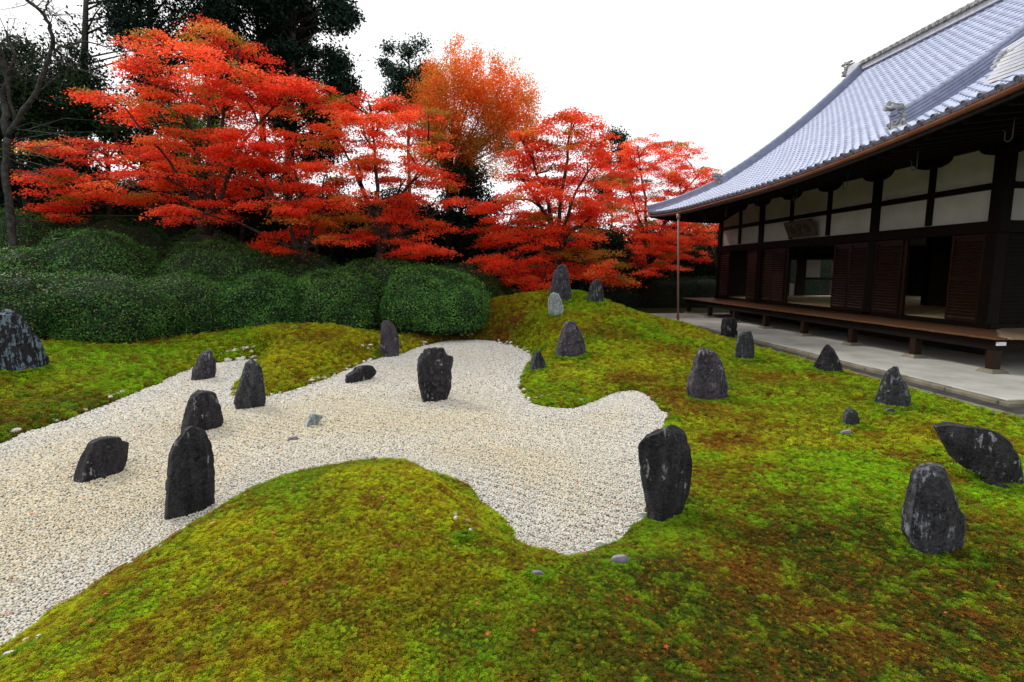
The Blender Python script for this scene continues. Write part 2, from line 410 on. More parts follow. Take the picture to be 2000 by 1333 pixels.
C_GREEN = np.array([.22, .42, .008]); C_YEL = np.array([.46, .45, .010]); C_RUST = np.array([.19, .066, .010]); C_DARK = np.array([.042, .070, .006])
PATCH = []
for px, py, r, c, a in [(1750, 1220, 1.7, 'd', .85), (1450, 1300, 1.0, 'd', .75), (1250, 1220, .6, 'd', .5), (1950, 1050, .9, 'd', .6), (1600, 1120, .7, 'r', .5), (1480, 1130, .5, 'r', .65), (1380, 1190, .45, 'r', .45), (1800, 1250, .6, 'r', .5), (1900, 1150, .4, 'r', .5), (1150, 1260, .5, 'r', .4),
                        (1600, 800, 2.0, 'y', .3), (1550, 820, 1.2, 'g', .4), (600, 1080, 1.3, 'y', .45), (750, 930, .6, 'y', .5), (1640, 960, .62, 'g', .95), (1520, 935, .42, 'g', .9), (1700, 1000, .35, 'g', .8), (1750, 940, .4, 'g', .6), (1560, 700, 2.2, 'g', .75), (1400, 690, 1.5, 'g', .6), (1700, 750, 1.0, 'g', .7), (1900, 800, 1.2, 'g', .75), (1960, 830, .8, 'g', .7), (1380, 640, 1.5, 'g', .6), (1250, 690, 1.2, 'y', .6),
                        (1130, 740, 1.0, 'y', .6), (1060, 755, .7, 'g', .85), (1090, 780, .5, 'g', .7), (200, 720, 2.2, 'g', .7), (300, 690, 1.6, 'g', .6), (430, 680, 1.2, 'g', .8), (150, 790, .9, 'd', .6), (60, 830, .8, 'd', .6), (40, 770, 1.0, 'g', .5), (560, 700, .8, 'y', .7),
                        (950, 1010, .22, 'g', .9), (1000, 1050, .2, 'g', .9), (1100, 1150, .35, 'g', .7), (1290, 1060, .25, 'g', .9), (1380, 900, .3, 'g', .8), (830, 920, .6, 'g', .7), (880, 960, .4, 'y', .6), (930, 1060, .2, 'g', .6), (640, 960, .5, 'g', .5), (300, 1150, .3, 'g', .6), (150, 1230, .3, 'g', .5), (450, 1020, .25, 'y', .7), (500, 1060, .4, 'y', .5),
                        (1430, 860, .5, 'r', .9), (1350, 800, .6, 'r', .75), (1480, 830, .45, 'r', .6), (1720, 790, .35, 'r', .9), (1690, 850, .25, 'r', .7), (1780, 900, .3, 'r', .7), (1830, 930, .3, 'r', .7), (1850, 850, .5, 'r', .5), (1310, 770, .5, 'r', .75), (1230, 740, .5, 'r', .8), (950, 650, 1.8, 'r', .7), (820, 645, 1.6, 'r', .6), (240, 640, 2.0, 'r', .85), (330, 640, 1.2, 'r', .6), (1000, 660, .9, 'r', .85),
                        (1320, 690, .8, 'r', .6), (1190, 650, .8, 'r', .6), (1500, 745, .6, 'r', .5), (1100, 690, .5, 'r', .4), (700, 660, 1.5, 'y', .7), (640, 700, 1.0, 'y', .8), (620, 660, .8, 'r', .4), (700, 950, .5, 'y', .6), (800, 1100, .35, 'r', .35), (600, 1150, .3, 'r', .35), (400, 1250, .3, 'r', .35), (900, 1250, .35, 'd', .4), (650, 1270, .3, 'd', .35), (1180, 590, 1.0, 'g', .6), (1050, 625, 1.0, 'g', .5), (1560, 1140, .9, 'r', .6), (1700, 1220, 1.5, 'd', .75), (1960, 1120, 1.2, 'd', .75), (1350, 1290, .9, 'd', .55), (1950, 1300, 1.2, 'd', .7), (1450, 1120, .3, 'r', .6), (1650, 1230, .35, 'r', .5)]:
    p = hit(px, py); PATCH.append((p[0], p[1], r, {'g': C_GREEN, 'r': C_RUST, 'y': C_YEL, 'd': C_DARK}[c], a))
def moss_col(x, y):
    n1 = fbm(x * .8, y * .8, None, 21, 4); n2 = fbm(x * 3.1, y * 3.1, None, 33, 4); n3 = fbm(x * 11, y * 11, None, 47, 3); n4 = fbm(x * .45 + 7, y * .45, None, 61, 3)
    c = C_GREEN[None] * np.ones((len(x), 1))
    def bl(c, col, w): return c * (1 - w[:, None]) + col[None] * w[:, None]
    c = bl(c, C_YEL, sstep(.40, .62, n1) * .75)
    c = bl(c, C_DARK, sstep(.50, .68, n4) * .45)
    c = bl(c, C_RUST, sstep(.52, .68, n2 * .6 + n1 * .4) * .4)
    for cx, cy, r, col, a in PATCH:
        d = np.hypot(x - cx, (y - cy)) / r + (n2 - .5) * 1.6
        c = bl(c, col, a * sstep(1.15, .55, d))
    c = bl(c, C_RUST * 1.15, sstep(.50, .64, fbm(x * 26, y * 26, None, 57, 2)) * .62 * sstep(.34, .55, n1 * .5 + n2 * .5)); c = bl(c, C_RUST, sstep(.56, .70, n3) * .4)
    c = bl(c, C_GREEN * 1.1, sstep(.44, .30, n3) * .4)
    return c

# ------------------------------------------------------------------ ground, gravel
def spread(a, b, lo, hi, st):
    f = list(np.arange(lo, hi + st / 2, st)); l, r = [], []; q, s = lo, st
    while q > a: s *= 1.35; q -= s; l.append(q)
    q, s = f[-1], st
    while q < b: s *= 1.35; q += s; r.append(q)
    return np.array(l[::-1] + f + r)
gx = spread(-600, 600, -12, 9.5, .075); gy = spread(-300, 900, 1.0, 21, .075)
GX, GY = np.meshgrid(gx, gy, indexing='ij'); nx_, ny_ = GX.shape
GZ = ground(GX.ravel(), GY.ravel())
gi = np.arange(nx_ * ny_).reshape(nx_, ny_)
quads = np.stack([gi[:-1, :-1].ravel(), gi[1:, :-1].ravel(), gi[1:, 1:].ravel(), gi[:-1, 1:].ravel()], 1)
gcol = moss_col(GX.ravel(), GY.ravel()) * .45
background = ((GY.ravel() > 20.5) | (GX.ravel() < -11.5) | (GX.ravel() > 9.4))
gcol[background] = np.array([.035, .045, .012])  # dark soil and moss beyond the garden
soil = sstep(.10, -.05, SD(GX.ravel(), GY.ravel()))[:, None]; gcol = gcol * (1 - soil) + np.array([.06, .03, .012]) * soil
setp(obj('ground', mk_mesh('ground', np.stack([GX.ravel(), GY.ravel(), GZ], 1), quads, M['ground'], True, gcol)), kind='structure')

gvx = np.arange(-10.5, 4.5, .09); gvy = np.arange(1.2, 18, .09)
VX, VY = np.meshgrid(gvx, gvy, indexing='ij'); vs = SD(VX, VY)
def gravel_z(x, y):                                          # gentle swells and worn rake lines
    u = x * .55 + y * .83 + .5 * fbm(x * .6, y * .6, None, 73, 2); return .012 * (fbm(x * 1.5, y * 1.5, None, 71) - .5) * 2 + .0045 * np.sin(u * 6.283 / .13) * sstep(.35, .65, fbm(x * .8, y * .8, None, 79, 2))
vz = gravel_z(VX.ravel(), VY.ravel()) - .012
vi = np.arange(VX.size).reshape(VX.shape)
q = np.stack([vi[:-1, :-1].ravel(), vi[1:, :-1].ravel(), vi[1:, 1:].ravel(), vi[:-1, 1:].ravel()], 1)
keep = vs.ravel()[q].min(1) < .08; q = q[keep]
u, inv = np.unique(q, return_inverse=True); inv = inv.reshape(q.shape)
gb = setp(obj('gravel_bed', mk_mesh('gravel_bed', np.stack([VX.ravel(), VY.ravel(), vz], 1)[u], inv, M['gravel_base'], True)), kind='structure')

rng = np.random.default_rng(7)
def in_view(P, mx=160, my=140):
    px, py, k = project(P); return (k > .5) & (px > -mx) & (px < 2000 + mx) & (py > -my) & (py < 1333 + my)
def jitter(x0, x1, y0, y1, st):
    a, b = np.meshgrid(np.arange(x0, x1, st), np.arange(y0, y1, st), indexing='ij')
    return a.ravel() + rng.uniform(-.5, .5, a.size) * st, b.ravel() + rng.uniform(-.5, .5, a.size) * st

def instancer(name, P, rot, scale, cols, protos, kind='stuff'):
    """one object of kind stuff: points carrying small solid pieces by geometry nodes"""
    me = bpy.data.meshes.new(name); me.vertices.add(len(P)); me.vertices.foreach_set('co', np.asarray(P, np.float32).ravel())
    at = me.attributes.new('rot', 'FLOAT_VECTOR', 'POINT'); at.data.foreach_set('vector', np.asarray(rot, np.float32).ravel())
    at = me.attributes.new('siz', 'FLOAT_VECTOR', 'POINT'); at.data.foreach_set('vector', np.asarray(scale, np.float32).ravel())
    at = me.attributes.new('pick', 'INT', 'POINT'); at.data.foreach_set('value', rng.integers(0, len(protos), len(P)).astype(np.int32))
    at = me.attributes.new('col', 'FLOAT_COLOR', 'POINT'); c4 = np.ones((len(P), 4), np.float32); c4[:, :3] = cols; at.data.foreach_set('color', c4.ravel())
    o = obj(name, me); setp(o, kind=kind)
    ng = bpy.data.node_groups.new(name + '_scatter', 'GeometryNodeTree')
    ng.interface.new_socket('Geometry', in_out='INPUT', socket_type='NodeSocketGeometry'); ng.interface.new_socket('Geometry', in_out='OUTPUT', socket_type='NodeSocketGeometry')
    N = ng.nodes; L = ng.links
    gin = N.new('NodeGroupInput'); gout = N.new('NodeGroupOutput')
    iop = N.new('GeometryNodeInstanceOnPoints'); jn = N.new('GeometryNodeJoinGeometry')
    for p in reversed(protos):
        oi = N.new('GeometryNodeObjectInfo'); oi.inputs['Object'].default_value = p; oi.inputs['As Instance'].default_value = True
        L.new(oi.outputs['Geometry'], jn.inputs[0])
    def attr(nm, t):
        a = N.new('GeometryNodeInputNamedAttribute'); a.data_type = t; a.inputs['Name'].default_value = nm; return a.outputs['Attribute']
    L.new(gin.outputs[0], iop.inputs['Points']); L.new(jn.outputs[0], iop.inputs['Instance']); iop.inputs['Pick Instance'].default_value = True
    L.new(attr('pick', 'INT'), iop.inputs['Instance Index'])
    e2r = N.new('FunctionNodeEulerToRotation'); L.new(attr('rot', 'FLOAT_VECTOR'), e2r.inputs[0]); L.new(e2r.outputs[0], iop.inputs['Rotation'])
    L.new(attr('siz', 'FLOAT_VECTOR'), iop.inputs['Scale']); L.new(iop.outputs[0], gout.inputs[0])
    md = o.modifiers.new('scatter', 'NODES'); md.node_group = ng
    return o
def ico(sub):
    import bmesh
    bm = bmesh.new(); bmesh.ops.create_icosphere(bm, subdivisions=sub, radius=1); V = np.array([v.co[:] for v in bm.verts]); Fc = np.array([[v.index for v in f.verts] for f in bm.faces]); bm.free(); return V, Fc
ICO1, ICO2 = ico(1), ico(2)
def proto(name, V, Fc, mat, smooth=False):
    return bpy.data.objects.new(name, mk_mesh(name, V, Fc, mat, smooth))
peb = []
for k in range(4):
    V = ICO2[0].copy(); r = 1 + .55 * (fbm(V[:, 0] * 1.3 + k * 9, V[:, 1] * 1.3, V[:, 2] * 1.3, k + 3, 2) - .5)
    V = V * r[:, None] * np.array([1.15, .85, .62]); peb.append(proto('pebble_shape', V, ICO2[1], M['pebble'], True))
PX, PY, PR = [], [], []
for lo, hi, st in ((0, 4.2, .0130), (4.2, 6.5, .0160), (6.5, 9.5, .0205), (9.5, 30, .029)):
    x, y = jitter(-10.4, 4.4, 1.3, 17.8, st); d = np.hypot(x, y); s = SD(x, y)
    k = (s < .015) & (d >= lo) & (d < hi); x, y = x[k], y[k]
    P = np.stack([x, y, np.zeros(len(x))], 1); k = in_view(P); PX.append(x[k]); PY.append(y[k]); PR.append(np.full(k.sum(), st))
PX, PY, PR = map(np.concatenate, (PX, PY, PR)); n = len(PX)
sz = PR * rng.uniform(.45, .78, n)
warm = np.clip(.50 + .45 * sstep(.30, .66, fbm(PX * .5, PY * .5, None, 81, 3)), 0, 1) * (.25 + .75 * sstep(16, 7, PY)) * (.35 + .65 * sstep(.05, .9, -SD(PX, PY)))
tone = rng.uniform(.80, 1.08, n)[:, None]
pc = (np.array([.60, .59, .55])[None] * (1 - warm[:, None]) + np.array([.61, .55, .40])[None] * warm[:, None]) * tone
rr = rng.random(n); pc[rr < .035] = np.array([.20, .20, .19]); pc[(rr > .06) & (rr < .14)] *= np.array([.85, .70, .52]); pc[rr > .95] = np.array([.36, .38, .36])
instancer('gravel_pebbles', np.stack([PX, PY, gravel_z(PX, PY) + rng.uniform(-.002, .010, n)], 1),
          np.stack([rng.uniform(-.5, .5, n), rng.uniform(-.5, .5, n), rng.uniform(0, 6.28, n)], 1), np.repeat(sz[:, None], 3, 1), pc, peb)

tufts = []
for k in range(4):
    r2 = np.random.default_rng(50 + k); V, Fc = [], []
    for sgn in range(7):                                      # seven little star-headed shoots make a tuft
        a = sgn * 6.28 / 6 + r2.uniform(-.3, .3); rad = 0 if sgn == 6 else r2.uniform(.45, .8)
        bx, by, h = rad * math.cos(a), rad * math.sin(a), r2.uniform(.55, 1.05) * (1.1 if sgn == 6 else .9)
        for j in range(5):
            t = j * 6.28 / 5 + r2.uniform(-.3, .3); L_ = r2.uniform(.38, .55); i0 = len(V)
            ct, st_ = math.cos(t), math.sin(t); w = .15
            V += [(bx * .9 - st_ * w * .6, by * .9 + ct * w * .6, h * .72), (bx * .9 + st_ * w * .6, by * .9 - ct * w * .6, h * .72), (bx + ct * L_, by + st_ * L_, h + r2.uniform(-.1, .12))]
            Fc.append((i0, i0 + 1, i0 + 2))
        for j in range(2):
            t = r2.uniform(0, 6.28); i0 = len(V)
            V += [(bx - .2 * math.cos(t), by - .2 * math.sin(t), -.2), (bx + .2 * math.cos(t), by + .2 * math.sin(t), -.2), (bx, by, h * .85)]; Fc.append((i0, i0 + 1, i0 + 2))
    tufts.append(proto('moss_tuft_shape', np.array(V), np.array(Fc), M['moss_tuft']))
PX, PY, PR = [], [], []
for lo, hi, st in ((0, 3.4, .0118), (3.4, 4.8, .0150), (4.8, 7, .0205), (7, 10, .033), (10, 14, .045), (14, 22, .062)):
    x, y = jitter(-12, 8.25, 1.3, 20.5, st); d = np.hypot(x, y); s = SD(x, y)
    k = (s > .02) & (d >= lo) & (d < hi) & ((x < 8.2)); x, y = x[k], y[k]
    P = np.stack([x, y, ground(x, y)], 1); k = in_view(P, 520, 200); PX.append(x[k]); PY.append(y[k]); PR.append(np.full(k.sum(), st))
PX, PY, PR = map(np.concatenate, (PX, PY, PR)); n = len(PX)
lump = fbm(PX * 30, PY * 30, None, 91, 2)
mz = ground(PX, PY) + (lump - .5) * .027 * np.clip(PR / .018, .9, 2.2)
mc = moss_col(PX, PY) * 1.12 * rng.uniform(.72, 1.28, n)[:, None]
rt_ = rng.random(n); k = rt_ < .13; mc[k] = mc[k] * .35 + C_RUST * .75 * rng.uniform(.6, 1.2, k.sum())[:, None]; k = (rt_ > .20) & (rt_ < .31); mc[k] = mc[k] * .4 + C_DARK * .6; k = rt_ > .92; mc[k] = mc[k] * .5 + C_YEL * .5
gapn = fbm(PX * 5, PY * 5, None, 95, 3); kk = rng.random(n) > .6 * sstep(.56, .70, gapn)
ss = PR * rng.uniform(.6, 1.3, n)
instancer('moss', np.stack([PX, PY, mz], 1)[kk], np.stack([rng.uniform(-.35, .35, n), rng.uniform(-.35, .35, n), rng.uniform(0, 6.28, n)], 1)[kk],
          np.stack([ss, ss, ss * rng.uniform(.7, 1.7, n)], 1)[kk], mc[kk], tufts)

# ------------------------------------------------------------------ standing stones
ROCKS = []
def scan(U, Vv, v):
    xs = []
    n = len(U)
    for i in range(n):
        a, b = Vv[i], Vv[(i + 1) % n]
        if (a > v) != (b > v): xs.append(U[i] + (v - a) / (b - a) * (U[(i + 1) % n] - U[i]))
    return (min(xs), max(xs)) if len(xs) > 1 else None
def rock(name, outline, bl, br, mat, label, group, dr=.7, seed=1, nl=44, na=56, rough=.045, facets=9, pexp=3.4, base=None):
    gl, gr = hit(*bl), hit(*br)
    e = gr - gl; e[2] = 0; e /= np.linalg.norm(e)
    mid = (gl + gr) / 2; tocam = -mid[:2] / np.linalg.norm(mid[:2]); perp = np.array([-tocam[1], tocam[0], 0])
    if perp @ e < 0: perp = -perp
    if perp @ e < .82:                                         # never nearly edge-on
        s = 1 if (e - perp * (perp @ e)) @ np.array([tocam[0], tocam[1], 0]) > 0 else -1
        e = .82 * perp + s * .572 * np.array([tocam[0], tocam[1], 0])
    nrm = np.array([-e[1], e[0], 0]);
    if nrm[:2] @ tocam > 0: nrm = -nrm                         # pointing away from the viewer
    UV = []
    for x, y in outline:
        d = ray(x, y); t = ((mid - CP) @ nrm) / (d @ nrm); p = CP + d * t - mid; UV.append((p @ e, p[2]))
    U = np.array([a for a, _ in UV]); Vv = np.array([b for _, b in UV])
    top = Vv.max(); H = top; W = U.max() - U.min()
    r2 = np.random.default_rng(seed)
    zb = min(gl[2], gr[2]) - mid[2] - .12
    v0 = max(Vv.min() + .02 * H, .05 * H)
    ts = np.concatenate([np.linspace(zb, v0, 5)[:-1], v0 + (top - .004 * H - v0) * (1 - (1 - np.linspace(0, 1, nl)) ** 1.35)])
    L = np.zeros((len(ts), 2)); last = None
    for i, v in enumerate(ts):
        s = scan(U, Vv, max(v, v0)) or last; last = s; L[i] = s
    D0 = dr * min(W, H * 1.2) / 2
    rings = []
    th = np.arange(na) * 2 * math.pi / na
    ct, st_ = np.cos(th), np.sin(th)
    sx = np.sign(ct) * np.abs(ct) ** (2 / pexp); sy = np.sign(st_) * np.abs(st_) ** (2 / pexp)
    lean = r2.uniform(-.12, .12)
    for i, v in enumerate(ts):
        t = np.clip(v / H, 0, 1); c = (L[i, 0] + L[i, 1]) / 2; a = max((L[i, 1] - L[i, 0]) / 2, .004)
        b = min(D0 * (1.05 - .45 * t ** 1.6), a * 1.6 + .02 * H)
        rings.append(np.stack([c + a * sx, D0 * .55 + lean * v + b * sy, np.full(na, v)], 1))
    R = np.array(rings); P = R.reshape(-1, 3)
    # flat cleavage planes: cut the body back to them, mostly on its front and rear
    ctr = np.array([P[:, 0].mean(), D0 * .55, H * .45])
    for k in range(facets):
        nv = np.array([r2.uniform(-.6, .6), -1 if k % 4 != 3 else 1, r2.uniform(-.12, .10)]); nv /= np.linalg.norm(nv)
        q = (P - ctr) @ nv; off = q.max() * r2.uniform(.52, .86); over = np.maximum(q - off, 0)
        P = P - nv[None] * (over * .96)[:, None]
    for k in range(30):
        nv = r2.normal(size=3) * np.array([.7, 1.6, .30]); nv /= np.linalg.norm(nv); sil = abs(nv[0]) > .6
        q = (P - ctr) @ nv; off = q.max() * (r2.uniform(.985, .998) if sil else r2.uniform(.84, .96)); over = np.maximum(q - off, 0)
        P = P - nv[None] * (over * .95)[:, None]
    f = 1 / max(W, .15)
    sx_ = seed * 3.7
    d1 = fbm(P[:, 0] * 2.6 * f + sx_, P[:, 1] * 2.6 * f, P[:, 2] * 1.6 * f, seed, 4) - .5
    d2 = fbm(P[:, 0] * 9 * f + sx_, P[:, 1] * 9 * f, P[:, 2] * 2.2 * f, seed + 9, 4) - .5
    d3 = np.abs(fbm(P[:, 0] * 5 * f + sx_, P[:, 1] * 5 * f, P[:, 2] * 3 * f, seed + 19, 3) - .5)
    amt = W * (rough * .9 * d1 + rough * 1.0 * d2 - rough * 1.7 * np.maximum(.10 - d3, 0) * 4 + rough * .1)
    nout = P - ctr; nout[:, 2] *= .25; nout[:, 0] *= .3; nout /= np.maximum(np.linalg.norm(nout, axis=1, keepdims=True), 1e-6)
    P = P + nout * amt[:, None]
    P[:, 2] += W * rough * .8 * (fbm(P[:, 0] * 6 * f, P[:, 1] * 6 * f, None, seed + 5, 3) - .5) * np.clip(P[:, 2] / H, 0, 1)
    m = len(ts); Fc = []
    for i in range(m - 1):
        for k in range(na):
            k2 = (k + 1) % na; Fc.append((i * na + k, i * na + k2, (i + 1) * na + k2, (i + 1) * na + k))
    P = np.vstack([P, P[(m - 1) * na:].mean(0) + np.array([0, 0, .004 * H])]); tip = len(P) - 1
    for k in range(na): Fc.append(((m - 1) * na + k, (m - 1) * na + (k + 1) % na, tip))
    Wd = P[:, :1] * e[None] + P[:, 1:2] * nrm[None]; Wd[:, 2] = P[:, 2]
    ROCKS.append((mid + nrm * D0 * .5, e.copy(), nrm.copy(), max(L[3, 1] - L[3, 0], .05) / 2, D0))
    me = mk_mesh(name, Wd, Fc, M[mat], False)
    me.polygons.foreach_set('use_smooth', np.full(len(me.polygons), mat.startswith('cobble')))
    o = obj(name, me, loc=mid); setp(o, label, 'rock', group); return o
SG = 'upright stones of the garden'
rock('standing_stone', [(171, 948.6), (173.5, 926), (181.6, 897), (188.8, 879), (191.5, 868), (205, 858.5), (223, 855), (242.8, 854), (243.7, 862), (260, 863.4), (258, 886), (254.5, 902.6), (246.4, 917), (232, 929.6), (214, 937.8), (194, 944), (178, 949.5)],
     (176, 950), (250, 916), 'rock_black', 'squat black stone with a notched top, leftmost on the gravel', SG, .75, 11, rough=.014, facets=4, pexp=5.0)
rock('standing_stone', [(323, 1022), (329, 1012.5), (330, 980), (333, 940.5), (337.4, 917), (338.3, 890), (347.3, 870), (359.9, 854), (367, 841.4), (378.8, 833.3), (394, 837.8), (405, 843), (415.7, 863), (421, 881), (424.7, 911.7), (426.5, 944), (428.3, 985.5), (412, 990), (376, 1003.5), (351, 1023)],
     (330, 1022), (428, 988), 'rock_black', 'tall black stone with pale lichen cap where the front moss mound meets gravel', SG, .6, 12, rough=.03, facets=7, pexp=4.0)
rock('standing_stone', [(368.5, 850), (372, 825), (376.7, 799.5), (382, 780), (391, 769.5), (404.5, 764), (418, 765.7), (424, 765.7), (431.5, 771), (436, 784.5), (439, 804), (443.5, 823.5), (430, 835.5), (421, 843.7), (410.5, 852)],
     (372, 852), (441, 832), 'rock_black', 'blunt dark stone standing directly behind the tall lichen-capped one', SG, .7, 13, rough=.025, facets=6, pexp=4.0)
rock('standing_stone', [(457.7, 790.5), (460, 774), (470.5, 750), (475, 729), (481, 712.5), (493, 702.7), (505, 712.5), (514, 721.5), (516, 738), (518.5, 765), (520.7, 790.5), (505, 798), (484, 804), (461.5, 801)],
     (462, 803), (519, 796), 'rock_lichen', 'pointed dark stone with a pale lichen streak at the tip of the moss tongue', SG, .75, 14)
rock('standing_stone', [(378, 745.5), (379.7, 724.5), (386.5, 715.5), (389.5, 703.5), (398.5, 693), (407.5, 686), (413.5, 684.7), (417, 687), (418, 696), (424, 705), (425.5, 720), (424, 738), (412, 741.7), (397, 743)],
     (380, 746), (424, 740), 'rock_purple', 'bluish stone with a rounded knob on top in the far left gravel arm', SG, .7, 15)
rock('low_stone', [(598, 840.7), (602.5, 825), (610, 813), (616, 807), (622, 811.5), (632.5, 811.5), (636, 816), (625, 825), (614.5, 832.5)],
     (600, 840), (634, 824), 'rock_grey', 'small wedge of grey stone poking from the middle of the gravel', None, .7, 16, 20, 28)
rock('standing_stone', [(742, 698), (742.7, 677.8), (744.3, 657), (746, 635), (750, 626), (761, 627), (768.7, 633.6), (775, 646), (780.5, 659), (783, 676), (781.3, 696), (764, 700.6), (748, 700)],
     (743, 700), (781, 698), 'rock_purple', 'slender fin-shaped stone at the far edge of the gravel', SG, .8, 17)
rock('low_stone', [(682, 757), (682, 736), (697.8, 726.6), (701, 720), (716.7, 715.6), (737, 714.8), (743.5, 722), (748, 727.4), (745, 733), (726, 742.4), (715, 750), (694.7, 756.5)],
     (683, 757), (746, 735), 'rock_black', 'low flat dark stone lying on the gravel before the fin-shaped one', None, .9, 18, 24, 40, .04)
rock('standing_stone', [(826, 782.5), (820.7, 759.7), (818.4, 728), (820, 707.7), (827, 693.5), (835.7, 681), (849, 684), (860, 682.8), (868.8, 682.5), (872.7, 692), (876, 698), (889.3, 701.4), (889.3, 720), (887, 745.5), (883, 777), (869.6, 788), (857, 796.7), (842.8, 800)],
     (828, 790), (882, 786), 'rock_black', 'stout cleft dark stone alone in the middle of the gravel', SG, 1.0, 19, 48, 64, .075, 14)
rock('standing_stone', [(1076, 572), (1080, 554.6), (1084, 535), (1092, 519.5), (1100.7, 516), (1107.5, 518.5), (1112.4, 533), (1116, 554.6), (1119, 576), (1119, 590), (1103.6, 595.6), (1079, 594)],
     (1079, 595), (1119, 592), 'rock_purple', 'tallest stone on top of the moss hill', SG, .8, 20)
rock('standing_stone', [(1069.5, 597.5), (1070.5, 584), (1074.4, 573), (1082, 571.8), (1090, 575), (1096, 588), (1099.7, 603.4), (1098.8, 615), (1088, 621), (1078, 622.5), (1072, 617)],
     (1072, 621), (1099, 619), 'rock_grey', 'pale grey stone just before the tallest stone on the hill', SG, .8, 21, 30, 40)
rock('standing_stone', [(1152.4, 582), (1155, 566), (1160, 552.7), (1169, 545), (1175.8, 547.8), (1179.7, 560.5), (1182.6, 576), (1182.6, 595.6), (1170, 596.6), (1155, 590.7)],
     (1154, 594), (1183, 597), 'rock_lichen', 'rounded speckled stone at the right of the hill top', SG, .8, 22, 30, 40)
rock('standing_stone', [(1093, 702), (1097.8, 679.5), (1105.6, 652), (1111.4, 632.7), (1124, 625.8), (1131, 636.6), (1138.8, 648), (1144.6, 662), (1150.5, 679.5), (1150.5, 693), (1134.9, 700), (1103.6, 703)],
     (1094, 704), (1151, 698), 'rock_purple', 'pyramid-shaped purplish stone on the near slope of the hill', SG, .9, 23)
rock('standing_stone', [(1040, 732), (1045, 710.7), (1050, 689), (1054, 685), (1060.7, 693), (1068.5, 706.8), (1072, 716.5), (1058.8, 727)],
     (1041, 731), (1072, 720), 'rock_lichen', 'small pointed stone near the gravel below the pyramid-shaped one', SG, .8, 24, 26, 36)
rock('standing_stone', [(1253, 872), (1255, 897.5), (1261, 932.6), (1267, 960), (1274.6, 991), (1284, 1024), (1313.6, 1016.5), (1345, 1004.8), (1360, 975.5), (1365, 946), (1363, 921), (1356.5, 893.6), (1348.7, 870), (1341, 839), (1329, 825), (1315.6, 821), (1304, 829), (1286, 845), (1267, 854.6)],
     (1280, 1025), (1352, 1006), 'rock_black', 'big slanting black slab with pale lichen dots at the right gravel edge', SG, .42, 25, 52, 72, .022, 6, 4.2)
rock('standing_stone', [(1356.6, 763), (1362.5, 739), (1369, 712), (1376, 691.6), (1383, 682), (1393, 684), (1403, 686.5), (1410, 702), (1418.6, 720.5), (1425.4, 746), (1428.8, 778), (1422, 782.5), (1364, 787.7), (1361, 776.6)],
     (1361, 788), (1429, 782), 'rock_purple', 'broad tapering grey-purple stone in the middle of the right-hand moss', SG, .7, 26)
rock('standing_stone', [(1415, 642), (1420, 623.6), (1432, 620), (1445, 625), (1446.6, 635.5), (1444, 644), (1447.5, 651), (1446, 661), (1432, 662.7), (1417, 661)],
     (1417, 663), (1447, 662), 'rock_black', 'blocky dark stone farthest along beside the paving', SG, .8, 27, 30, 40)
rock('standing_stone', [(1441.6, 705), (1443, 678), (1449, 657.6), (1457.7, 648), (1473, 648), (1478, 668), (1480.7, 683), (1479.8, 700), (1469.6, 707.8), (1451, 709.5)],
     (1443, 709), (1480, 705), 'rock_lichen', 'grooved blue-grey stone just before the blocky one by the paving', SG, .8, 28)
rock('standing_stone', [(1582.7, 719.7), (1593.7, 700), (1602, 688), (1610.7, 678), (1615, 672.6), (1621, 678), (1627.7, 690), (1634.5, 702), (1641, 720.5), (1641, 736), (1629.4, 736.7), (1605.6, 729)],
     (1585, 726), (1641, 736), 'rock_black', 'sharp peaked black stone beside the paving kerb', SG, .8, 29)
rock('standing_stone', [(1704, 788), (1714.5, 758.8), (1723, 735.7), (1733.4, 723), (1744, 717), (1752, 720), (1754.4, 729.4), (1758.6, 742), (1770, 758.8), (1775.4, 782), (1777.5, 803), (1754.4, 803), (1721, 798.7)],
     (1708, 794), (1777, 804), 'rock_lichen', 'dark stone with a lichened foot and shouldered top near the paving corner', SG, .75, 30)
rock('low_stone', [(1731, 812), (1734, 803), (1744, 798), (1752, 802), (1751, 810), (1742, 814)], (1732, 813), (1751, 811), 'rock_purple', 'tiny purple stone at the foot of the shouldered stone', None, .9, 31, 14, 20)
rock('standing_stone', [(1653.6, 830), (1653.6, 817.6), (1660, 800.8), (1668, 799.8), (1678.8, 807), (1688, 821.8), (1689, 832), (1676.7, 837.6), (1662, 839.7)],
     (1654, 838), (1689, 837), 'rock_lichen', 'small mottled stone with pale top on the right-hand moss', SG, .85, 32, 26, 36)
rock('low_stone', [(1638, 852), (1650, 843), (1664, 841), (1667, 849), (1655, 856), (1643, 857)], (1640, 857), (1666, 853), 'cobble_purple', 'flat pinkish stone beside the small mottled one', None, .9, 33, 14, 20)
rock('leaning_stone', [(1827, 834.4), (1851, 829), (1889, 832), (1924.5, 838.6), (1956, 849), (1977, 866), (1994, 889), (2003, 906), (2014, 948), (2012, 962), (1975, 962), (1956, 948), (1931, 937), (1910, 927), (1882.5, 914), (1863.6, 899.5), (1849, 876.4), (1836, 855.4)],
     (1900, 945), (2010, 962), 'rock_black', 'large dark leaning slab with a pale flat top at the right edge', SG, .55, 34, 48, 72, .02, 6, 4.2)
rock('low_stone', [(1915, 942), (1935, 938), (1965, 950), (1985, 958), (1960, 966), (1930, 957)], (1918, 953), (1985, 966), 'rock_black', 'thin flat stone lying before the large leaning slab', None, 1.0, 35, 14, 24, .03)
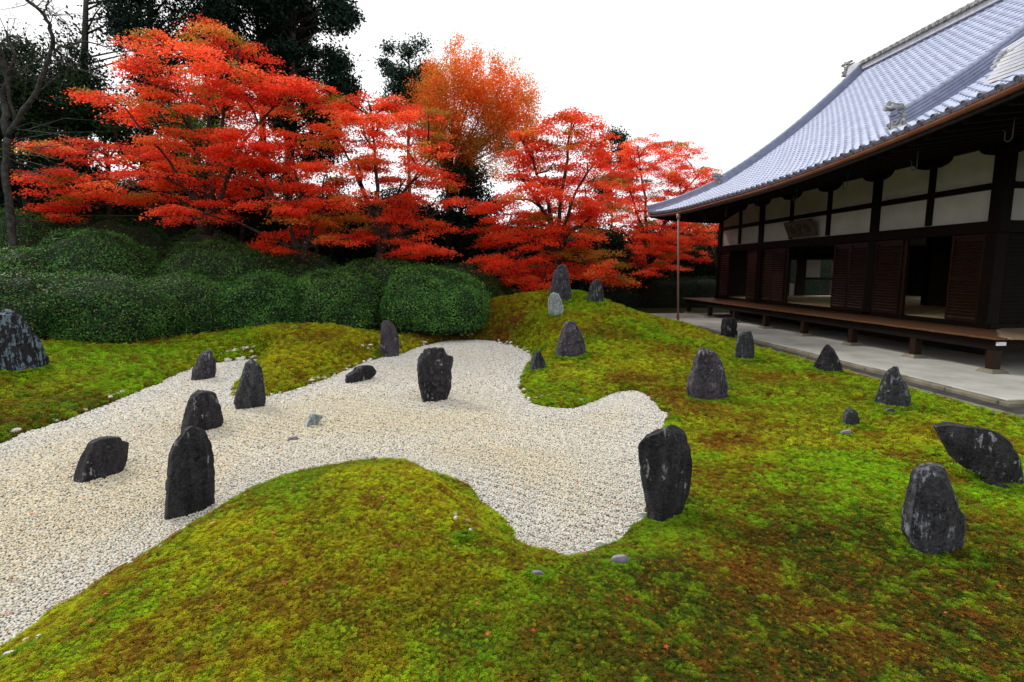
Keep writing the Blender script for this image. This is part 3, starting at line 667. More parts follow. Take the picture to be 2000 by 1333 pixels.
rock('standing_stone', [(1780.5, 1050), (1783, 1023), (1788.6, 980), (1794, 944), (1799.4, 922.4), (1817.4, 917), (1833.6, 913), (1850, 915), (1857, 931.4), (1866, 958.4), (1880.4, 987), (1891, 1007), (1909, 1023), (1913, 1052), (1911, 1090), (1895, 1097), (1869.6, 1108), (1841, 1099), (1808, 1088), (1790, 1070)],
     (1788, 1086), (1911, 1096), 'rock_lichen', 'flat-topped black stone with whitish lichen foot, nearest on the right', SG, .75, 36, 52, 72, .024, 6, 4.2)
rock('standing_stone', [(-25, 725), (-15, 660), (0, 622), (13, 616), (27, 615), (28, 608.5), (33, 606), (43, 607), (48, 613), (58, 627), (68, 645), (80, 655), (92, 672), (98, 690), (104, 702), (102, 717), (70, 725), (40, 733), (5, 729)],
     (-22, 735), (103, 722), 'rock_blue', 'hulking dark stone with blue lichen at the left edge before the hedge', SG, .7, 37)
rock('low_stone', [(560, 862), (566, 855), (580, 853), (584, 858), (572, 863)], (561, 863), (583, 860), 'cobble_purple', 'flat brownish stone half buried in the gravel below the grey wedge', None, 1.0, 38, 12, 20)
rock('low_stone', [(1192, 1103), (1200, 1092), (1222, 1087), (1234, 1092), (1230, 1102), (1210, 1109)], (1194, 1107), (1233, 1104), 'cobble_purple', 'flat purple-grey stone in moss right of the gravel point', None, 1.0, 39, 14, 24, .03)
rock('low_stone', [(1034, 1126), (1042, 1119), (1056, 1118), (1068, 1124), (1062, 1130), (1045, 1130)], (1036, 1130), (1067, 1130), 'cobble_purple', 'smooth oval purple stone in moss below the gravel point', None, 1.0, 40, 14, 24, .02)
rock('low_stone', [(1262, 985), (1264, 955), (1268, 953), (1272, 975), (1275, 990), (1270, 992)], (1262, 990), (1275, 992), 'cobble_purple', 'small brown stone propped against the left foot of the big slanting slab', None, 1.0, 41, 14, 20, .03)
for (x, y, w, lab) in [(1254, 1010, 14, 'flat grey stone on gravel at the foot of the big slanting slab'), (1228, 1036, 9, 'pale round stone between gravel and moss left of the big slab'),
                       (1172, 1068, 16, 'wedge of grey stone along the lower gravel edge'), (1308, 822, 10, 'flat white stone behind the top of the big slanting slab'), (908, 1052, 10, 'pale oval stone on the right flank of the front mound'),
                       (363, 1037, 13, 'flat pale stone at the foot of the tall lichen-capped stone'), (20, 1292, 26, 'long grey flat stone in the moss at the bottom left corner'), (1055, 688, 9, 'dark smooth cobble at the far right bend of the gravel'), (1030, 716, 6, 'small dark cobble at the gravel bend beside the small pointed stone')]:
    rock('low_stone', [(x - w, y), (x - w * .7, y - w * .42), (x, y - w * .6), (x + w * .75, y - w * .42), (x + w, y - w * .05), (x + w * .3, y + w * .2), (x - w * .5, y + w * .2)], (x - w * .9, y + 1), (x + w * .9, y), 'cobble', lab, None, 1.0, int(x), 12, 20, .03)
# rounded cobbles along the gravel edge
cob = []
for k in range(4):
    V = ICO2[0] * (1 + .4 * (fbm(ICO2[0][:, 0] + k * 5, ICO2[0][:, 1], ICO2[0][:, 2], k + 41, 2) - .5))[:, None] * np.array([1.2, .9, .6]); cob.append(mk_mesh('cobble', V, ICO2[1], M['cobble'], True))
rc = random.Random(4)
spots = []
for (x0, y0, x1, y1, n_, sp, where) in [(600, 755, 740, 700, 20, 16, 'on the right flank of the moss tongue'), (735, 690, 700, 672, 6, 10, 'left of the fin-shaped stone'), (980, 668, 1035, 692, 22, 9, 'at the far right bend of the gravel'), (520, 775, 585, 765, 9, 7, 'right of the pointed stone at the tongue tip'), (445, 772, 466, 764, 8, 6, 'left of the pointed stone at the tongue tip'),
                                 (440, 705, 505, 700, 9, 4, 'at the end of the far left gravel arm'), (420, 690, 500, 684, 12, 10, 'in the moss above the far left gravel arm'), (1012, 750, 1042, 788, 8, 6, 'round the tip of the low moss point'), (1040, 775, 1150, 780, 6, 9, 'in the low moss point below the small pointed stone'), (1290, 800, 1304, 818, 3, 3, 'behind the big slanting slab'),
                                 (150, 800, 240, 770, 8, 10, 'along the left bank'), (20, 850, 110, 820, 4, 8, 'on the left bank near the picture edge'), (40, 1262, 90, 1240, 3, 10, 'at the bottom left edge of the gravel'), (895, 1005, 925, 1045, 4, 10, 'on the right flank of the front mound'), (190, 1140, 330, 1060, 4, 6, 'along the lower left edge of the gravel'), (780, 668, 840, 672, 5, 6, 'right of the fin-shaped stone'), (840, 655, 920, 655, 4, 8, 'in the moss behind the far gravel edge')]:
    for _ in range(n_):
        t = rc.random(); spots.append((x0 + (x1 - x0) * t + rc.uniform(-sp, sp), y0 + (y1 - y0) * t + rc.uniform(-sp, sp) * .5, where))
for x, y, where in spots:
    p = hit(x, y); dist = math.hypot(p[0], p[1]); s = rc.uniform(2.2, 5.0) * dist / FPX
    s = min(max(s, .02), .085); zz = max(gz(p[0], p[1]), 0) if SD(p[0], p[1]) > 0 else 0
    o = obj('cobble', rc.choice(cob), loc=(p[0], p[1], zz + s * .3)); o.scale = (s * rc.uniform(.8, 1.3), s, s * rc.uniform(.8, 1.1)); o.rotation_euler = (rc.uniform(-.2, .2), rc.uniform(-.2, .2), rc.uniform(0, 6.3))
    setp(o, 'rounded pale cobble half sunk ' + where, 'cobble', 'cobbles ' + where)
# fallen maple leaves
def leaf_star():
    V = [(0, 0, 0)]; Fc = []
    for k, (a, l) in enumerate([(-130, .6), (-65, .85), (0, 1.0), (65, .85), (130, .6)]):
        a = math.radians(a + 90); V += [(.28 * math.cos(a - .42), .28 * math.sin(a - .42), .02), (l * math.cos(a), l * math.sin(a), .10 * (k % 2) + .03), (.28 * math.cos(a + .42), .28 * math.sin(a + .42), .02)]
        i = 1 + 3 * k; Fc += [(0, i, i + 1), (0, i + 1, i + 2)]
    return np.array(V), Fc
lv, lf = leaf_star()
lmats = [mat_noise('fallen_leaf_' + str(k), c, tuple(x * 1.5 for x in c), 20, .5, .1) for k, c in enumerate([(.42, .035, .02), (.50, .10, .05), (.30, .02, .02)])]
lms = [mk_mesh('maple_leaf', lv, lf, m_) for m_ in lmats]
for k in range(150):
    if k < 95: px, py = rc.uniform(0, 1280), rc.uniform(690, 1240)
    else: px, py = rc.uniform(60, 1990), rc.uniform(660, 1320)
    p = hit(px, py); s = float(SD(p[0], p[1])); ongr = s < -.03
    if (k < 95) != ongr: continue
    if not ongr and s < .1: continue
    o = obj('maple_leaf', lms[k % 3], loc=(p[0], p[1], (.024 if ongr else gz(p[0], p[1]) + .028))); q_ = rc.uniform(.018, .03); o.scale = (q_, q_, q_); o.rotation_euler = (rc.uniform(-.4, .4), rc.uniform(-.4, .4), rc.uniform(0, 6.3))
    setp(o, 'small red maple leaf fallen on the pale gravel' if ongr else 'small red maple leaf fallen on the moss', 'leaf', 'fallen leaves on gravel' if ongr else 'fallen leaves on moss')

# moss crowding round the feet of the stones
QX = []
for (c, e, n_, a, b) in ROCKS:
    m = int(150 + 900 * a); th = rng.uniform(0, 6.283, m); k = 1.0 + np.abs(rng.normal(0, 1, m)) * .05 / max(a, .08); u_ = np.cos(th) * (a * k + .01); v_ = np.sin(th) * (b * k + .01)
    QX.append(c[None, :2] + u_[:, None] * e[None, :2] + v_[:, None] * n_[None, :2])
QX = np.concatenate(QX); QX = QX[SD(QX[:, 0], QX[:, 1]) > .06]; n = len(QX); dd = np.hypot(QX[:, 0], QX[:, 1]); ss = np.clip(dd * .0042, .018, .055) * rng.uniform(.8, 1.4, n)
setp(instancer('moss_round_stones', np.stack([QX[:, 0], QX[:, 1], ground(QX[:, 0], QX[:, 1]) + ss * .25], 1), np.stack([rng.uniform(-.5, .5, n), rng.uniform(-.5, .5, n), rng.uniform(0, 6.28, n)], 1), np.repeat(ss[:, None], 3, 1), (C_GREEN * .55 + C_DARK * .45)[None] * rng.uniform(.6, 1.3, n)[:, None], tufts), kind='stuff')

# ------------------------------------------------------------------ temple hall
XW, ZD, ZS = 12.2, .84, .95                                   # wall line, veranda level, sill level
PY_ = [25.33, 23.51, 21.71, 19.67, 17.55, 15.42, 13.53, 11.66]
hall = thing('temple_hall', (XW + 4.9, 18.4, .0), 'dark timber temple hall with white plaster panels and silver tiled roof', 'temple')
XB = XW + 9.8                                                   # rear wall
# paving round the hall
pv = box('paving', 8.8, 26, 7.9, 25.6, -.2, .10, M['concrete'], None, .012); setp(pv, kind='structure')
for k in range(18):
    y0 = 7.9 + k * .985
    box('kerb_stone', 8.62, 8.795, y0 + .006, y0 + .979, -.2, .095 + .006 * ((k * 7) % 3 - 1), M['kerb'], pv, .014)
for k in range(11): box('kerb_stone', 8.62 + k * 1.0 + .006, 8.62 + (k + 1) * 1.0 - .006, 7.70, 7.89, -.2, .093 + .005 * ((k * 5) % 3 - 1), M['kerb'], pv, .014)
dr = box('drain', 8.22, 8.615, 7.2, 26.2, -.2, .028, M['drain']); setp(dr, kind='structure')
box('drain_front', 8.625, 22, 7.2, 7.69, -.2, .026, M['drain'], dr)
for k in range(13):
    y0 = 7.15 + k * 1.5
    box('edging_stone', 8.12, 8.212, y0 + .01, y0 + 1.49, -.2, .055 + .004 * (k % 3), M['kerb'], dr, .01)
for k in range(9): box('edging_stone', 8.12 + k * 1.5 + .01, 8.12 + (k + 1) * 1.5 - .01, 7.08, 7.19, -.2, .055, M['kerb'], dr, .01)
# veranda
XE = 10.62                                                     # outer edge
ver = obj('veranda', mk_mesh('veranda', box_v(XE + .12, XE + .27, 9.98, 25.75, ZD - .27, ZD - .075), BF, M['wood_beam']), hall)   # edge girder
PINV[ver.name] = Matrix.Identity(4)
rp = random.Random(3)
y = 9.9; plank_cache = {}
def plank_mesh(w, L_, alongx, mat):
    key = (round(w, 3), round(L_, 3), alongx, mat.name)
    if key not in plank_cache:
        b = .006; hx, hy = (L_ / 2, w / 2) if alongx else (w / 2, L_ / 2)
        V = []
        for (zz, ins) in ((-.042, 0), (-b, 0), (0, b)):
            V += [(-hx + ins, -hy + ins, zz), (hx - ins, -hy + ins, zz), (hx - ins, hy - ins, zz), (-hx + ins, hy - ins, zz)]
        Fc = [(3, 2, 1, 0), (8, 9, 10, 11)]
        for r_ in (0, 4):
            for k in range(4): Fc.append((r_ + k, r_ + (k + 1) % 4, r_ + 4 + (k + 1) % 4, r_ + 4 + k))
        plank_cache[key] = mk_mesh('plank', V, Fc, mat)
    return plank_cache[key]
def sub(name, me, part, mat4): # sub-part on a part whose basis is identity in world
    o = bpy.data.objects.new(name, me); COL.objects.link(o); PINV[o.name] = Matrix.Identity(4)
    o.parent = part; o.matrix_parent_inverse = Matrix.Identity(4); o.matrix_basis = mat4; return o
T_ = Matrix.Translation
k = 0
while y < 25.7:
    w = [.205, .19, .22][k % 3]
    x0 = XE + rp.uniform(-.006, .01)
    if y < 11.6:                                               # mitred corner: boards get shorter
        x0 = XE + max(0, 0)
    L_ = XW - .03 - XE
    if y + w < 11.45:
        x1 = XE + max(.25, (y + w - 9.9) * 1.02); L_ = round(x1 - XE, 2)
    sub('plank', plank_mesh(w - .008, L_, True, M['wood_plank']), ver, T_((x0 + L_ / 2, y + w / 2, ZD + rp.uniform(-.003, .003))))
    y += w; k += 1
x = XE + .3; k = 0
while x < 20.5:
    w = [.205, .19, .22][k % 3]; y1 = min(11.55, 9.88 + (x - XE) * .98)
    L_ = round(y1 - 9.88, 2)
    sub('plank', plank_mesh(w - .008, L_, False, M['wood_plank_pale']), ver, T_((x + w / 2, 9.88 + L_ / 2, ZD + .004 + rp.uniform(-.002, .002)))); x += w; k += 1
sub('girder', mk_mesh('girder', box_v(XE + .28, 20.5, 10.02, 10.17, ZD - .27, ZD - .075), BF, M['wood_beam']), ver, T_((0, 0, 0)))
vpost = mk_mesh('post', box_v(-.085, .085, -.085, .085, .12, ZD - .275), BF, M['wood_red'])
fst = mk_mesh('foundation_stone', [(-.19, -.19, 0), (.19, -.19, 0), (.19, .19, 0), (-.19, .19, 0), (-.145, -.145, .075), (.145, -.145, .075), (.145, .145, .075), (-.145, .145, .075)], BF, M['kerb'])
for (px_, py_) in [(XE + .2, yy) for yy in (25.5, 23.2, 20.9, 18.65, 16.4, 14.2, 12.05, 10.1)] + [(XE + 2.2 * j + .2, 10.1) for j in (1, 2, 3, 4)]:
    sub('post', vpost, ver, T_((px_, py_, 0))); sub('foundation_stone', fst, ver, T_((px_, py_, .102)))
for (yy) in (23.2, 18.65, 14.2):
    sub('joist', mk_mesh('joist', box_v(XE + .28, XW + .1, yy - .06, yy + .06, ZD - .25, ZD - .07), BF, M['wood_beam']), ver, T_((0, 0, 0)))
box('underfloor_wall', XW + .6, XW + .7, 12.2, 25.3, .1, ZD - .05, M['interior'], hall)
sub('post_cap', mk_mesh('post_cap', box_v(XE + .08, XE + .26, 9.93, 9.975, ZD - .16, ZD - .09), BF, M['paper']), ver, T_((0, 0, 0)))
# posts, beams, panels of the long wall
for i, yy in enumerate(PY_):
    big = i in (0, 2, 5, 7)
    h = .14 if big else .085
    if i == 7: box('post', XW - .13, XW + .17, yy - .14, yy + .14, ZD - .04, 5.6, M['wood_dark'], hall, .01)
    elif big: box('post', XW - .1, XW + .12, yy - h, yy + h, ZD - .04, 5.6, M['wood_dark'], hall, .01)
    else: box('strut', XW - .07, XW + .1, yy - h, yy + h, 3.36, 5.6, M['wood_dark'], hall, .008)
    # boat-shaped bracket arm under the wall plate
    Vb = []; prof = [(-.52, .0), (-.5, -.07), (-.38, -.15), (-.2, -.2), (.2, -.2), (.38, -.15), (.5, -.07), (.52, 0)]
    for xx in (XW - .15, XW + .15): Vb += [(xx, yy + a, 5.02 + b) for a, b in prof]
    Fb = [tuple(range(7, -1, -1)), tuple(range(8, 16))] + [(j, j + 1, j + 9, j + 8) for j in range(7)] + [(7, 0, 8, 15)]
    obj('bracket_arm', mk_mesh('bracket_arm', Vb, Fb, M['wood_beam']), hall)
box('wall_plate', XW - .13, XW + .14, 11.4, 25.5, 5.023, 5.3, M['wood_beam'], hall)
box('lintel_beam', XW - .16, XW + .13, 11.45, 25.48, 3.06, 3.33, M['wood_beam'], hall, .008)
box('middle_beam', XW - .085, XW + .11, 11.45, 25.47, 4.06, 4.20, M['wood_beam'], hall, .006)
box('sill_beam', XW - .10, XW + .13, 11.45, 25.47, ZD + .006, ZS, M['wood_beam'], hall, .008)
for i in range(7):
    a, b = PY_[i + 1], PY_[i]
    box('plaster_panel', XW + .0, XW + .05, a + .02, b - .02, 3.335, 4.055, M['plaster'], hall)
    box('plaster_panel', XW + .0, XW + .05, a + .02, b - .02, 4.205, 5.02, M['plaster'], hall)
# louvred shutters
slat_cache = {}
def shutter(y0, y1, xo, mats=None, n_=24):
    fr = MB(); st = .055
    for (a, b) in ((y0, y0 + st), (y1 - st, y1)): fr.add(box_v(xo - .022, xo + .022, a, b, ZS + .005, 3.055), BF)
    for (a, b) in ((ZS + .006, ZS + .085), (2.975, 3.05), (1.98, 2.02)): fr.add(box_v(xo - .017, xo + .017, y0 + st, y1 - st, a, b), BF)
    fr.add(box_v(xo + .018, xo + .026, y0 + st, y1 - st, ZS + .09, 2.97), BF)
    d = obj('shutter', fr.mesh('shutter', M['wood_red']), hall); PINV[d.name] = Matrix.Identity(4)
    w = round(y1 - y0 - 2 * st, 3)
    if w not in slat_cache:
        slat_cache[w] = mk_mesh('slat', [(-.034, -w / 2, -.022), (.012, -w / 2, -.016), (.012, w / 2, -.016), (-.034, w / 2, -.022), (-.026, -w / 2, -.004), (.012, -w / 2, .016), (.012, w / 2, .016), (-.026, w / 2, -.004)], BF, M['wood_slat'])
    for j in range(n_):
        z = ZS + .125 + j * (2.83 - ZS) / (n_ - 1) * 1.0
        if z > 2.95: break
        sub('slat', slat_cache[w], d, T_((xo, (y0 + y1) / 2, z)))
    return d
for (a, b, xo) in [(11.85, 12.72, XW - .05), (14.26, 15.27, XW - .05), (15.57, 16.35, XW - .04), (16.36, 17.10, XW - .04), (19.85, 20.75, XW - .05), (20.76, 21.55, XW + .01), (21.87, 22.65, XW - .05), (24.3, 25.17, XW - .05)]:
    shutter(a, b, xo)
for yy in (14.2, 19.78): box('door_jamb', XW - .04, XW + .06, yy - .05, yy + .05, ZS + .003, 3.057, M['wood_red'], hall, .006)
# near end wall, facing the viewer
YN = 11.66
for xx in (14.1, 16.1, 18.1, 20.1): box('post', xx - .09, xx + .09, YN - .09, YN + .09, ZD - .04, 5.6, M['wood_dark'], hall)
for (z0, z1, t) in ((3.06, 3.33, .14), (4.06, 4.20, .08), (5.02, 5.3, .12), (ZD + .006, ZS, .1)): box('end_beam', XW + .175, XB, YN - t, YN + .08, z0, z1, M['wood_beam'], hall)
xs_ = [XW + .17, 14.1, 16.1, 18.1, 20.1, XB]
for i in range(5):
    box('plaster_panel', xs_[i] + .01, xs_[i + 1] - .01, YN, YN + .05, 3.335, 4.055, M['plaster'], hall)
    box('plaster_panel', xs_[i] + .01, xs_[i + 1] - .01, YN, YN + .05, 4.205, 5.015, M['plaster'], hall)
    e_ = MB()
    for j in range(22): e_.add(box_v(xs_[i] + .12, xs_[i + 1] - .12, YN - .03, YN + .01, ZS + .06 + j * .095, ZS + .10 + j * .095), BF)
    e_.add(box_v(xs_[i] + .02, xs_[i + 1] - .02, YN + .012, YN + .03, ZS + .005, 3.055), BF)
    setp(obj('end_shutter', e_.mesh('end_shutter', M['wood_dark']), hall), kind='stuff')
# inside: straw mats, inner posts, screens, rear wall with a bright opening
for i in range(5):
    for j in range(7): box('straw_mat', XW + .16 + i * 1.9, XW + .16 + i * 1.9 + 1.88, 11.8 + j * 1.92, 11.8 + j * 1.92 + 1.9, ZS - .06, ZS + .002, M['tatami'], hall)
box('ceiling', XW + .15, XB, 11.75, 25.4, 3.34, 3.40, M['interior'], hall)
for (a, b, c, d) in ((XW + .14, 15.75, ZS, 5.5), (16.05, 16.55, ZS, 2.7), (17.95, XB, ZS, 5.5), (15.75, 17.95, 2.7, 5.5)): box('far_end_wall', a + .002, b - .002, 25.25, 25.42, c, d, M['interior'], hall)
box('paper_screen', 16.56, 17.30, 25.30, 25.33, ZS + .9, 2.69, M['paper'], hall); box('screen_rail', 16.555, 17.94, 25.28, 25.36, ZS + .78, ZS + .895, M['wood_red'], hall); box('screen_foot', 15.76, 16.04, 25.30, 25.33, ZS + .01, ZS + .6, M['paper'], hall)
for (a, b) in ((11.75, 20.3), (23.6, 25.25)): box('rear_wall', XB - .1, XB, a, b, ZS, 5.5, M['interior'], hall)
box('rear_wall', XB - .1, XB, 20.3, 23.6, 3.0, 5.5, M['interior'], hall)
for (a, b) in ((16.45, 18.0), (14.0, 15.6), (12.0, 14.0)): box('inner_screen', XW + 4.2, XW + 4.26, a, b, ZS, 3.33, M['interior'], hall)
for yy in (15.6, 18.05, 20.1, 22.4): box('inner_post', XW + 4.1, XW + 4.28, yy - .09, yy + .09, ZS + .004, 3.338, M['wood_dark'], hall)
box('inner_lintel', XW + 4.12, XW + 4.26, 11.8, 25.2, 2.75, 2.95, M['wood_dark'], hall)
for j in range(14): box('lattice_bar', XW + 4.05, XW + 4.075, 14.1 + j * .1, 14.13 + j * .1, 2.2, 2.74, M['paper'], hall)
# name plaque, tilted forward under the eaves
pq = thing('name_plaque', (XW - .2, 18.75, 3.4), 'weathered wooden name board with three dark characters under the eaves', 'plaque')
ang = math.radians(24); pm = T_((XW - .17, 18.72, 3.40)) @ Matrix.Rotation(-ang, 4, 'Y')
def pq_box(nm, a, b, c, d, e, f, mat): return obj(nm, mk_mesh(nm, box_v(a, b, c, d, e, f), BF, mat), pq, mat4=pm)
pq_box('board', 0, .03, -.72, .72, .03, .55, M['board'])
for (c, d, e, f) in ((-.79, .79, .0, .05), (-.79, .79, .53, .59), (-.79, -.71, .052, .528), (.71, .79, .052, .528)): pq_box('frame', -.035, .045, c, d, e, f, M['board'])
def glyph(cy, strokes):
    g_ = MB()
    for (y0, z0, y1, z1, w) in strokes:                         # brush strokes; y runs leftwards seen from the garden
        p0, p1 = np.array([cy - y0, .29 + z0]), np.array([cy - y1, .29 + z1]); d = p1 - p0; d = d / np.linalg.norm(d); nn = np.array([-d[1], d[0]]) * w
        V = []
        for xx in (-.012, .004):
            for q_ in (p0 - nn, p1 - nn * .7, p1 + nn * .7, p0 + nn): V.append((xx, q_[0], q_[1]))
        g_.add(V, BF)
    o = obj('character', g_.mesh('character', M['ink']), pq, mat4=pm); return o
glyph(.42, [(0, .16, 0, -.14, .022), (-.13, .05, -.13, -.14, .02), (.13, .05, .13, -.14, .02), (-.13, -.13, .13, -.13, .022)])
glyph(0.0, [(-.14, .14, .14, .14, .018), (-.1, .17, -.1, .06, .016), (.1, .17, .1, .06, .016), (-.14, .05, .14, .05, .016), (-.1, 0, .1, 0, .016), (-.14, -.07, .14, -.07, .018), (0, .05, 0, -.16, .02), (-.15, -.16, .15, -.16, .02)])
glyph(-.42, [(-.12, .16, -.12, -.16, .018), (-.17, .08, -.06, .08, .014), (-.03, .14, .15, .14, .016), (-.02, .06, .14, .06, .016), (-.02, .06, -.02, -.05, .014), (.14, .06, .14, -.05, .014), (-.02, -.05, .14, -.05, .014), (.06, -.05, -.03, -.16, .016), (.06, -.05, .16, -.16, .016)])

# ------------------------------------------------------------------ roof
X0, XR, YF, YV, YNK, YG = 8.6, 17.07, 25.4, 23.0, 13.0, 11.5       # eave, ridge, far eave corner, far verge, near descending ridge, near gable
YN0 = 6.6                                                           # near eave
def lift(y): return np.where(y < 17, .0065 * (17 - y) ** 2, 0) + np.where(y > 20, .27 * (np.maximum(y - 20, 0) / 5.4) ** 2, 0)
def zroof(X, y):
    s = X - X0; return 4.62 + .432 * s + .0338 * s * s + lift(np.asarray(y, float)) * np.clip(1 - s / 5.0, 0, 1) ** 1.7
def dzx(X, y): return float((zroof(X + .01, y) - zroof(X - .01, y)) / .02)
def dzy(X, y): return float((zroof(X, y + .05) - zroof(X, y - .05)) / .1)
def ymax(X): return YV if X > X0 + (YF - YV) else YF - (X - X0)
def ymin(X): return YG if X > X0 + (YG - YN0) else YN0 + (X - X0)
# boarding under the tiles, main slope and (plain) rear and hip slopes
rm = MB()
us = np.linspace(X0, XR, 24)
def sheet(fn, na_, nb_, off=0.0):
    V = []; Fc = []
    for i in range(na_ + 1):
        for j in range(nb_ + 1): V.append(fn(i / na_, j / nb_))
    for i in range(na_):
        for j in range(nb_): Fc.append((i * (nb_ + 1) + j, (i + 1) * (nb_ + 1) + j, (i + 1) * (nb_ + 1) + j + 1, i * (nb_ + 1) + j + 1))
    return V, Fc
def main(i, j, dz=-.03, mir=False):
    X = X0 + (XR - X0) * i; y = ymin(X) + (ymax(X) - ymin(X)) * j; z = float(zroof(X, y)) + dz
    return ((2 * XR - X) if mir else X, y, z)
V, Fc = sheet(lambda i, j: main(i, j), 24, 30); rm.add(V, Fc)
V, Fc = sheet(lambda i, j: main(i, j, -.03, True), 24, 12); rm.add(V, [f[::-1] for f in Fc])
def hipf(i, j, far=True):
    T = (YF - YV) if far else (YG - YN0); t = T * i; y = (YF - t) if far else (YN0 + t)
    xa = X0 + t; X = xa + (2 * (XR - X0) - 2 * t) * j
    sX = min(X, 2 * XR - X); z = 4.62 + .432 * t + .0338 * t * t + float(lift(np.array(YF if far else YN0 + 0.0))) * max(0, 1 - t / 5) ** 1.7 * (abs(j - .5) * 2) ** 4
    return (X, y, z - .03)
V, Fc = sheet(lambda i, j: hipf(i, j), 8, 20); rm.add(V, Fc)
V, Fc = sheet(lambda i, j: hipf(i, j, False), 10, 20); rm.add(V, [f[::-1] for f in Fc])
roof = obj('roof', rm.mesh('roof', M['tile_ridge'], True), hall); PINV[roof.name] = Matrix.Identity(4)
for yy, s_ in ((YV + .02, 1), (YG + .3, -1)):                     # gable triangles
    t0 = (YF - YV) if s_ > 0 else (YG - YN0)
    V = [(X, yy, float(zroof(X, 18.0)) - .06) for X in np.linspace(X0 + t0, XR, 8)]; V += [(2 * XR - x_, y_, z_) for x_, y_, z_ in V[-2::-1]]
    sub('gable', mk_mesh('gable', V, [tuple(range(len(V)))], M['plaster']), roof, T_((0, 0, 0)))
# soffit, rafters, fascia
def sof(i, j):
    X = X0 + .05 + (XW + .3 - X0) * i; y = ymin(X) + .05 + (ymax(X) - ymin(X) - .1) * j
    return (X, y, float(lift(np.array(y))) * max(0, 1 - (X - X0) / 4.5) + 4.46 + .20 * (X - X0))
V, Fc = sheet(sof, 6, 40); sub('soffit', mk_mesh('soffit', V, Fc, M['soffit'], True), roof, T_((0, 0, 0)))
def sof_end(i, j, far):
    t = (2.2 if far else 4.6) * i + .05; y = (YF - t) if far else (YN0 + t); X = X0 + t + 2 * (XR - X0 - t) * j; e = abs(j - .5) * 2
    return (X, y, 4.46 + .20 * t + float(lift(np.array(YF if far else YN0))) * max(0, 1 - t / 4.5) * e ** 8)
for far_ in (True, False):
    V, Fc = sheet(lambda i, j: sof_end(i, j, far_), 6, 24); sub('soffit', mk_mesh('soffit', V, Fc, M['soffit'], True), roof, T_((0, 0, 0)))
raf = mk_mesh('rafter', box_v(0, 3.6, -.045, .045, -.12, .0), BF, M['soffit'])
for k in range(44):
    yy = 7.6 + k * .4
    zz = float(lift(np.array(yy))); sl = math.atan2(.20 * 3.6 - zz * .75, 3.6)
    if yy > 24.9: continue
    sub('rafter', raf, roof, T_((X0 + .16, yy, 4.465 + zz + .01)) @ Matrix.Rotation(-sl, 4, 'Y'))
ey = np.linspace(YN0, YF, 60)
V = []; 
for y_ in ey:
    z_ = 4.46 + float(lift(np.array(y_))); V += [(X0 + .04, y_, z_ - .06), (X0 + .10, y_, z_ - .06), (X0 + .10, y_, z_ + .11), (X0 + .04, y_, z_ + .11)]
Fc = [(4 * i + a, 4 * i + (a + 1) % 4, 4 * i + 4 + (a + 1) % 4, 4 * i + 4 + a) for i in range(59) for a in range(4)]
sub('fascia', mk_mesh('fascia', V, Fc, M['soffit']), roof, T_((0, 0, 0)))
V = []
for x_ in np.linspace(X0 + .05, 2 * XR - X0, 40):
    z_ = 4.46 + .27 * (abs((x_ - XR) / (XR - X0))) ** 6; V += [(x_, YF - .1, z_ - .06), (x_, YF - .04, z_ - .06), (x_, YF - .04, z_ + .11), (x_, YF - .1, z_ + .11)]
Fc = [(4 * i + a, 4 * i + 4 + a, 4 * i + 4 + (a + 1) % 4, 4 * i + (a + 1) % 4) for i in range(39) for a in range(4)]
sub('fascia', mk_mesh('fascia', V, Fc, M['soffit']), roof, T_((0, 0, 0)))
# pantiles: a trough and a roll, lower lip proud of the course below
TW, TE = .30, .245
pf = [(-.150, .017), (-.125, .004), (-.08, -.003), (-.03, -.006), (.02, -.002), (.06, .004), (.085, .016), (.11, .026), (.135, .025), (.153, .017)]
def tile_geo():
    V = []; n_ = len(pf)
    for (xx, dz) in ((-.02, .024), (TE + .03, .002)): V += [(xx, y_, z_ + dz) for y_, z_ in pf]
    V += [(-.014, y_, z_ - .004) for y_, z_ in pf]
    Fc = [(i, n_ + i, n_ + i + 1, i + 1) for i in range(n_ - 1)] + [(2 * n_ + i, i, i + 1, 2 * n_ + i + 1) for i in range(n_ - 1)]
    return np.array(V), Fc
tV, tF = tile_geo(); tile_me = mk_mesh('roof_tile', tV, tF, M['tile']); tile_me.materials.append(M['tile_dark']); tile_me.polygons.foreach_set('material_index', np.array([1 if i >= 14 or i == 9 else 0 for i in range(len(tF))], np.int32)); tile_me.polygons.foreach_set('use_smooth', np.array([i < 9 for i in range(len(tF))]))
def disc(cx, cy, cz, r, d, n_=14):                               # a round tile end with raised rim, facing down the slope (-x)
    V = []; Fc = []
    for (xx, rr_) in ((d, r), (-.005, r), (-.005, r * .8), (.006, r * .74), (.006, r * .34), (-.003, r * .28)):
        V += [(cx + xx, cy + rr_ * math.cos(a), cz + rr_ * math.sin(a)) for a in np.arange(n_) * 2 * math.pi / n_]
    for q_ in range(5):
        for k in range(n_): Fc.append((q_ * n_ + k, (q_ + 1) * n_ + k, (q_ + 1) * n_ + (k + 1) % n_, q_ * n_ + (k + 1) % n_))
    Fc.append(tuple(5 * n_ + k for k in range(n_ - 1, -1, -1))); return V, Fc
eb = MB(); eb.add(tV, tF); V, Fc = disc(-.035, .118, .022, .062, .07); eb.add(V, Fc)
eb.add([(-.03, -.15, -.035), (-.03, .07, -.035), (-.03, .07, .03), (-.03, -.15, .04), (-.01, -.15, -.035), (-.01, .07, -.035), (-.01, .07, .03), (-.01, -.15, .04)], BF)
